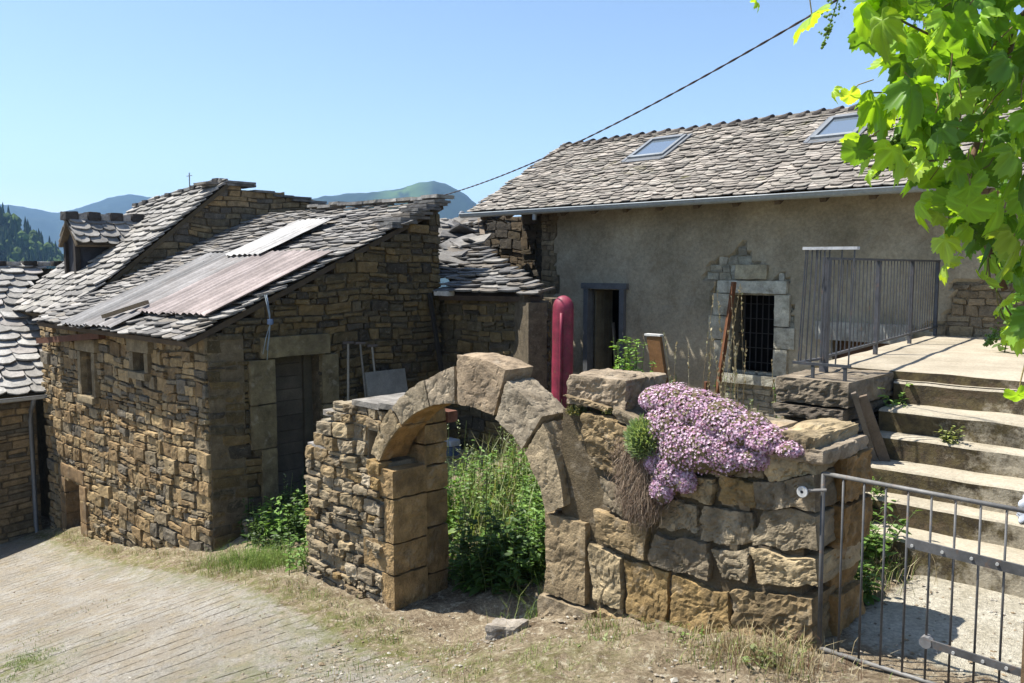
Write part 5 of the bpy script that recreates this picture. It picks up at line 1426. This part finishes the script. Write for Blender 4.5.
    for i in range(18):
        x = rs.uniform(-4.3, -3.5); y = rs.uniform(6.3, 7.5); z = float(gz(x, y)); top = rs.uniform(-.95, -.45) if i % 4 else rs.uniform(-.4, -.12)
        t = np.linspace(0, 1, 7); b = rs.uniform(-.2, .2, 2); P = np.stack([x + b[0] * t ** 2, y + b[1] * t ** 2, z + (top - z) * t], 1); m.tube(P, np.linspace(.0035, .0015, 7), 4, pal_cols(1, STRAW)[0], cap=False)
        k = 20; u = rs.uniform(.72, 1, k); q = np.stack([x + b[0] * u ** 2, y + b[1] * u ** 2, z + (top - z) * u], 1); a_ = rs.rand(k) * 6.28
        scatter(m, LEAF[0], LEAF[1], frames(np.stack([np.cos(a_) * .5, np.sin(a_) * .5, 1 + 0 * a_], 1), rs.randn(k, 3)), q, rs.uniform(.015, .04, k), pal_cols(k, STRAW + [(.3, .3, .17)]))
    stuff(m.build('dry_stalks', M['dry']), 'dry seed stalks standing behind the pink flowers', 'dry grass')
    m = MB()
    herb(m, np.stack([rs.uniform(-4.5, -2.9, 60), rs.uniform(5.3, 7, 60), np.full(60, -2.4)], 1), rs.uniform(.8, 1.5, 60), 20, .05, GREEN + [(.24, .27, .11)], .1)
    stuff(m.build('back_weeds', M['leaf']), 'tall weeds growing behind the right garden wall', 'weeds')


plants()

# ------------------------------------------------------------------ grape vine close to the camera
def vine_leaf_tpl():
    n = 52; a = np.linspace(-math.pi, math.pi, n, endpoint=False)
    lob = np.zeros(n)
    for c, h, w in ((0, 1.0, .42), (1.02, .86, .4), (-1.02, .86, .4), (2.05, .68, .42), (-2.05, .68, .42)):
        dd = np.abs((a - c + math.pi) % (2 * math.pi) - math.pi); lob = np.maximum(lob, h * (1 - .15 * np.clip(dd / w, 0, 1.5) ** 1.3))
    lob *= 1 - .5 * np.exp(-((np.abs(a) - math.pi) / .3) ** 2)
    lob *= 1 + .055 * np.where(np.arange(n) % 2 == 0, 1, -1)
    V = [(0, 0, 0)]; out = []
    for fr in (.5, 1.0):
        r = lob * fr; V += [(r[i] * math.cos(a[i]) * .58 + .0, r[i] * math.sin(a[i]) * .58, -.22 * r[i] ** 2 + .06 * math.sin(5 * a[i]) * r[i] + .05 * abs(math.sin(2.5 * a[i])) * fr) for i in range(n)]
    f3 = np.array([(0, 1 + i, 1 + (i + 1) % n) for i in range(n)]); f4 = np.array([(1 + i, 1 + n + i, 1 + n + (i + 1) % n, 1 + (i + 1) % n) for i in range(n)])
    ax = np.min([np.abs((a - c + math.pi) % (2 * math.pi) - math.pi) for c in (0, 1.02, -1.02, 2.05, -2.05)], 0)
    vm = np.concatenate([[1.25], np.where(ax < .09, 1.25, .95), np.where(ax < .09, 1.12, 1.0)])
    return np.array(V), [f3, f4], vm


def grape_vine():
    root = thing('grape_vine', (-.2, 2.7, -2.0), 'grape vine with large sunlit leaves hanging in from the upper right', 'vine')
    tpl = vine_leaf_tpl(); mb = MB(); st = MB()
    P = []; S = []; Cc = []; tone = []
    V1 = [(.16, .31, .03), (.21, .38, .04), (.11, .23, .025), (.26, .43, .055), (.09, .19, .03), (.14, .28, .045)]
    V2 = [(.32, .5, .06), (.38, .54, .085)]
    hero = [(812, 16, 2.0, .13, 1), (862, 143, 2.1, .12, 1), (850, 95, 2.3, .07, 1), (834, 90, 2.3, .05, 1), (868, 10, 2.0, .12, 0), (905, 35, 2.1, .12, 0), (885, 60, 2.2, .1, 1), (915, 65, 2.0, .12, 1), (895, 100, 2.1, .12, 1), (880, 120, 2.2, .09, 0), (908, 140, 2.1, .13, 0), (925, 110, 2.0, .12, 0), (912, 165, 2.0, .09, 1), (870, 172, 2.2, .06, 1), (930, 180, 2.1, .11, 0), (920, 200, 2.1, .1, 1), (938, 215, 2.1, .08, 1), (945, 240, 2.0, .09, 1), (858, 150, 2.0, .1, 0), (875, 100, 2.1, .13, 0), (868, 30, 2.1, .13, 0), (893, 150, 2.0, .13, 1), (955, 200, 2.0, .13, 0), (985, 225, 2.1, .14, 0), (1010, 265, 2.1, .13, 0), (1015, 330, 1.95, .09, 1), (1005, 320, 2.1, .08, 0), (968, 225, 2.0, .1, 1), (975, 200, 2.1, .11, 1), (948, 262, 2.1, .09, 1), (985, 280, 2.0, .085, 1), (990, 255, 2.2, .1, 0), (1005, 300, 2.1, .09, 1), (1020, 265, 2.0, .12, 0), (1018, 395, 1.8, .07, 0), (1012, 235, 1.9, .12, 1), (940, 20, 2.0, .13, 0), (757, 2, 2.1, .04, 1), (845, -8, 2.1, .12, 0), (960, 60, 2.0, .13, 0)]
    for (x, y, d, s, k) in hero: P.append(at_d(x, y, d)); S.append(s * .88); Cc.append(pal_cols(1, V2 if k else V1)[0])
    edge = [(-40, 835), (10, 858), (60, 882), (120, 890), (165, 905), (200, 925), (250, 955), (290, 990), (330, 1012), (420, 1035)]
    n = 0
    while n < 1020:
        y = rs.uniform(-220, 330); x = rs.uniform(860, 1150); e = np.interp(y, [q[0] for q in edge], [q[1] for q in edge])  # range above the frame adds unseen leaves to shade the mass
        if x < e + 12: continue
        if y > 190 and rs.rand() < .3: continue
        P.append(at_d(x, y, rs.uniform(1.75, 3.0))); S.append(rs.uniform(.045, .115)); Cc.append(pal_cols(1, V1 + V1 + V2[:1])[0]); n += 1
    P = np.array(P); S = np.array(S); n = len(P); Cc = np.array(Cc)
    a = rs.rand(n) * 6.28; til = rs.uniform(.25, 1.25, n)
    nr = np.stack([np.cos(a) * np.sin(til), np.sin(a) * np.sin(til), np.cos(til)], 1); nr += np.array((-.25, -.3, .2))
    dn = np.stack([np.cos(a), np.sin(a), -.9 - .4 * rs.rand(n)], 1) + rs.uniform(-.4, .4, (n, 3))
    FR = frames(dn, nr); vm = tpl[2]
    for q, (cz, cx_) in enumerate(((1, 1), (2.1, .9), (-.9, 1.0), (3.2, .8))):
        idx = np.arange(q, n, 4); t0 = tpl[0] * np.array((1, cx_, cz)); k0 = len(mb.C)
        scatter(mb, t0, tpl[1], FR[idx], P[idx], S[idx], Cc[idx]); mb.C[k0] = np.clip(mb.C[k0] * np.tile(vm, len(idx))[:, None] * rs.uniform(.92, 1.08, (len(mb.C[k0]), 1)), 0, 1)
    mb.build('foliage', M['vine'], root, True)
    # canes and leaf stalks
    c = (.16, .1, .06)
    cane = [at_d(1018, 20, 2.35), at_d(1005, 67, 2.3), at_d(985, 111, 2.3), at_d(973, 158, 2.28), at_d(967, 190, 2.25), at_d(985, 240, 2.2), at_d(1005, 290, 2.2)]
    st.tube(cane, .0085, 7, c)
    for pts in (((985, 111), (950, 112), (925, 104), (900, 92), (865, 93)), ((973, 158), (940, 160), (905, 163), (868, 168)), ((1005, 67), (960, 50), (900, 20), (850, -5), (800, -12)), ((967, 190), (950, 215), (942, 240)), ((1000, 200), (985, 235), (990, 280), (1020, 330))):
        st.tube([at_d(x, y, 2.2 - .02 * i) for i, (x, y) in enumerate(pts)], np.linspace(.004, .002, len(pts)), 6, (.2, .17, .07))
    for i in range(0, n, 2):
        q = P[i]; j = q + np.array((rs.uniform(-.03, .06), rs.uniform(-.03, .06), rs.uniform(.02, .09))); st.tube([q, (q + j) / 2 + rs.uniform(-.01, .01, 3), j], .0015, 4, (.26, .2, .08), cap=False)
    st.tube([(-.2, 2.72, -2.1), (-.24, 2.7, -1.2), (-.15, 2.75, -.4), (-.3, 2.6, .4), (-.42, 2.4, .75), tuple(at_d(1018, 20, 2.35))], [.035, .03, .028, .022, .016, .01], 9, (.15, .1, .065))
    st.build('canes', M['wood'], root, True)
    # young green flower clusters
    sp = np.array([(1, 0, 0), (-1, 0, 0), (0, 1, 0), (0, -1, 0), (0, 0, 1), (0, 0, -1)]); of = np.array([(0, 2, 4), (2, 1, 4), (1, 3, 4), (3, 0, 4), (2, 0, 5), (1, 2, 5), (3, 1, 5), (0, 3, 5)])
    for (x0, y0, x1, y1) in ((838, 0, 822, 48), (905, 150, 872, 178), (935, 130, 905, 160), (960, 225, 985, 245), (885, 150, 900, 135), (1000, 330, 985, 345), (970, 205, 955, 225), (1010, 150, 1000, 180)):
        f = MB(); p0, p1 = at_d(x0, y0, 2.1), at_d(x1, y1, 2.08); m = 90; t = rs.rand(m); q = p0 + (p1 - p0) * t[:, None] + rs.randn(m, 3) * (.013 * (1.1 - t))[:, None]
        scatter(f, sp, [of], np.tile(np.eye(3), (m, 1, 1)), q, rs.uniform(.0025, .005, m), pal_cols(m, [(.2, .32, .06), (.26, .38, .1), (.15, .24, .05)])); f.tube([p0, p1], .0015, 4, (.2, .28, .08)); f.build('flower_cluster', M['leaf'], root)


grape_vine()

# ================================================================== FAR LAND
def farland():
    def ridge(name, pts, dist, back, col, seed, base=-180, rough=.03, green=None):
        xs = np.array([p[0] for p in pts], float); ys = np.array([p[1] for p in pts], float)
        px = np.linspace(xs[0], xs[-1], 260); py = np.interp(px, xs, ys) + (n2(px * .15, px * 0, seed) - .5) * 2.4
        mb = MB(); rows = []; cols = []
        nr = 40
        for i in range(nr):
            t = i / (nr - 1) * 1.5; row = []
            for k, (x, y) in enumerate(zip(px, py)):
                R = ray(x, 266.0); R = R / math.hypot(R[0], R[1]); top = (266 - y) / F * dist
                d = dist * (.55 + .45 * min(t, 1)) + back * max(0, t - 1)
                hh = base + (top - base) * (math.sin(min(t, 1) * math.pi / 2) ** 1.2 if t <= 1 else math.cos((t - 1) * math.pi))
                row.append((R[0] * d, R[1] * d, hh))
            rows.append(row)
        A = np.array(rows); amp = np.sin(np.clip(np.linspace(0, 1.5, nr), 0, 1) * math.pi)[:, None]
        A[..., 2] += amp * (n2(A[..., 0] / dist * 14, A[..., 1] / dist * 14, seed + 3, 4) - .5) * dist * rough
        I = np.arange(A.shape[0] * A.shape[1]).reshape(A.shape[:2]); Q = np.stack([I[:-1, :-1], I[:-1, 1:], I[1:, 1:], I[1:, :-1]], -1).reshape(-1, 4)
        C = np.tile(np.array(col), (A.shape[0] * A.shape[1], 1)) * (.6 + .8 * n2(A[..., 0] / dist * 40, A[..., 1] / dist * 40, seed + 9, 4)).ravel()[:, None]
        if green is not None:
            PX = np.tile(px, (nr, 1)); T = np.tile(np.linspace(0, 1.5, nr)[:, None], (1, len(px)))
            g = (np.clip(1 - np.abs(PX - (green + 20 * (T - 1))) / 34, 0, 1) * (T > .55) * (T < 1.02) * (n2(PX / 9, T * 9, 77) > .3)).ravel()[:, None]
            C = C * (1 - g) + g * np.array((.09, .15, .045))
        mb.add(A.reshape(-1, 3), [Q[:, ::-1]], C)
        struct(mb.build(name, M['plainfar'], smooth=True))
    ridge('hills', [(-400, 230), (-150, 214), (0, 214), (25, 215), (60, 220), (85, 215), (110, 208), (130, 205), (150, 207), (175, 211), (220, 214), (300, 216), (400, 214)], 3600, 1500, (.025, .04, .03), 81)
    ridge('hills', [(180, 225), (250, 214), (300, 207), (330, 200), (350, 197), (380, 195), (402, 192), (420, 187), (434, 185), (445, 188), (460, 195), (474, 203), (490, 216), (520, 228), (600, 240), (720, 232), (900, 240), (1150, 235)], 2300, 900, (.025, .04, .028), 91, green=408)
    mb = MB()
    # near wooded hill on the left: terrain and conifers
    gx = np.linspace(-420, 130, 60); rows = []; top = lambda x: np.interp(x, [-420, -200, -60, 0, 12, 20, 35, 50, 60, 75, 130], [155, 175, 205, 226, 229, 233, 242, 253, 261, 277, 330])
    nr = 24; dist = 620
    for i in range(nr):
        t = i / (nr - 1) * 1.3
        rr_ = []
        for x in gx:
            R = ray(x, 266.0); R = R / math.hypot(R[0], R[1]); tp = (266 - top(x)) / F * dist
            d = dist * (.5 + .5 * min(t, 1)) + 300 * max(0, t - 1); rr_.append((R[0] * d, R[1] * d, -70 + (tp + 70) * (min(t, 1)) - 60 * max(0, t - 1)))
        rows.append(rr_)
    A = np.array(rows); I = np.arange(A.shape[0] * A.shape[1]).reshape(A.shape[:2]); Q = np.stack([I[:-1, :-1], I[:-1, 1:], I[1:, 1:], I[1:, :-1]], -1).reshape(-1, 4)
    mb.add(A.reshape(-1, 3), [Q[:, ::-1]], (.035, .055, .025)); struct(mb.build('hillside', M['plainfar'], smooth=True))
    tr = MB(); n = 0
    while n < 900:
        x = rs.uniform(-120, 110); t = rs.uniform(.45, 1.03)
        fi = t / 1.3 * (nr - 1); i = int(fi); k = (x + 420) / 550 * 59; kk = int(k)
        p = A[i, kk] * (1 - (fi - i)) + A[min(i + 1, nr - 1), kk] * (fi - i); p = p + (A[i, kk + 1] - A[i, kk]) * (k - kk)
        h = rs.uniform(8, 14); r = h * rs.uniform(.13, .2); dec = rs.rand() < .2
        if dec: r = h * .3; h *= .75
        c = pal_cols(1, [(.03, .055, .025), (.04, .07, .03), (.025, .045, .025)] if not dec else [(.07, .11, .03)])[0]
        L = 6; V = []; f = []
        for l in range(L):
            z = h * (.05 + .95 * l / L); rr = r * ((1 - l / L) ** .8 if not dec else math.sin((l + .7) / (L + .7) * math.pi) ** .6)
            for s in range(7):
                a = s / 7 * 6.28 + rs.rand() * .5; q = rr * rs.uniform(.65, 1.2); V.append((p[0] + q * math.cos(a), p[1] + q * math.sin(a), p[2] + z - rs.rand() * h * .05))
        V.append((p[0], p[1], p[2] + h))
        f4 = np.array([(l * 7 + s, l * 7 + (s + 1) % 7, (l + 1) * 7 + (s + 1) % 7, (l + 1) * 7 + s) for l in range(L - 1) for s in range(7)]); f3 = np.array([((L - 1) * 7 + s, (L - 1) * 7 + (s + 1) % 7, L * 7) for s in range(7)])
        tr.add(V, [f4, f3], np.array(c)[None] * rs.uniform(.7, 1.3, (len(V), 1))); n += 1
    stuff(tr.build('forest', M['plainfar']), 'dark conifer forest covering the hillside at the far left', 'forest')
    m = MB(); b = at_d(443, 190, 2300); m.tube([b - UP * 8, b + UP * 16], .5, 5, (.25, .25, .27)); tag(m.build('hilltop_mast', M['plainfar']), 'thin mast on the summit of the far hill', 'mast')
    # valley floor out to the hills
    v = MB(); R_ = np.concatenate([[28], np.geomspace(60, 5500, 24)]); aa = np.linspace(0, 2 * math.pi, 73)
    A = np.stack([np.stack([r * np.cos(aa), r * np.sin(aa), np.full(73, -24 if r < 40 else max(-24 - (r - 30) * .28, -185)) + (n2(r * np.cos(aa) / 200, r * np.sin(aa) / 200, 6) - .5) * min(r * .05, 40)], 1) for r in R_])
    I = np.arange(A.shape[0] * 73).reshape(-1, 73); Q = np.stack([I[:-1, :-1], I[1:, :-1], I[1:, 1:], I[:-1, 1:]], -1).reshape(-1, 4)
    v.add(A.reshape(-1, 3), [Q], np.tile((.05, .07, .03), (A.shape[0] * 73, 1)) * (.7 + .7 * n2(A[..., 0] / 90, A[..., 1] / 90, 71)).ravel()[:, None]); struct(v.build('valley', M['plainfar'], smooth=True))


M['plainfar'] = vmat('far_foliage', bump=0, spec=.05, sc=.02, lo=.75, hi=1.25, fine=.08)
farland()


def haze(density):
    mb = MB(); mb.box((-4600, -3000, -260), (4200, 5200, 420), (1, 1, 1)); m, nt, out = nodes('air')
    v = nt.nodes.new('ShaderNodeVolumePrincipled'); v.inputs['Density'].default_value = density; v.inputs['Color'].default_value = (.34, .6, 1, 1); v.inputs['Anisotropy'].default_value = .1
    nt.links.new(v.outputs[0], out.inputs['Volume']); o = mb.build('haze', m); stuff(o, 'thin blue haze in the valley air', 'haze')


haze(.00016)

# ================================================================== LIGHT, SKY, CAMERA
SUN = np.array([.51, .31, -1.1]); SUN /= np.linalg.norm(SUN)
el = math.asin(-SUN[2]); az = math.atan2(-SUN[0], -SUN[1])
w = D.worlds.new('World'); SC.world = w; w.use_nodes = True; nt = w.node_tree; bg = nt.nodes['Background']
sk = nt.nodes.new('ShaderNodeTexSky'); sk.sky_type = 'NISHITA'; sk.sun_disc = False; sk.sun_elevation = el; sk.sun_rotation = az
sk.altitude = 600; sk.air_density = 1.0; sk.dust_density = 1.0; sk.ozone_density = 1.6
nt.links.new(sk.outputs[0], bg.inputs[0]); bg.inputs[1].default_value = .092
sl = D.lights.new('sun', 'SUN'); sl.energy = 5.0; sl.angle = math.radians(.53); sl.color = (1, .955, .88)
so = D.objects.new('sun', sl); COL.objects.link(so)
from mathutils import Vector, Matrix
so.rotation_euler = Vector(SUN).to_track_quat('-Z', 'Y').to_euler(); so.location = (-20, -10, 40)
cam = D.cameras.new('camera'); co = D.objects.new('camera', cam); COL.objects.link(co); SC.camera = co
cam.sensor_width = 36; cam.lens = 36 * F / 1024; cam.clip_start = .05; cam.clip_end = 20000
Rc = np.stack([RM @ np.array([1, 0, 0]), RM @ np.array([0, 1, 0]), -(RM @ np.array([0, 0, 1]))], 1)
mw = Matrix.Identity(4)
for i in range(3):
    for j in range(3): mw[i][j] = Rc[i, j]
co.matrix_world = mw
vs = SC.view_settings; vs.view_transform = 'Standard'; vs.look = 'None'; vs.exposure = 1.12; vs.gamma = 1; vs.use_curve_mapping = False
SC.render.engine = 'CYCLES'
SC.cycles.use_denoising = True
try: SC.cycles.denoiser = 'OPENIMAGEDENOISE'
except Exception: pass
SC.cycles.max_bounces = 8; SC.cycles.transparent_max_bounces = 8
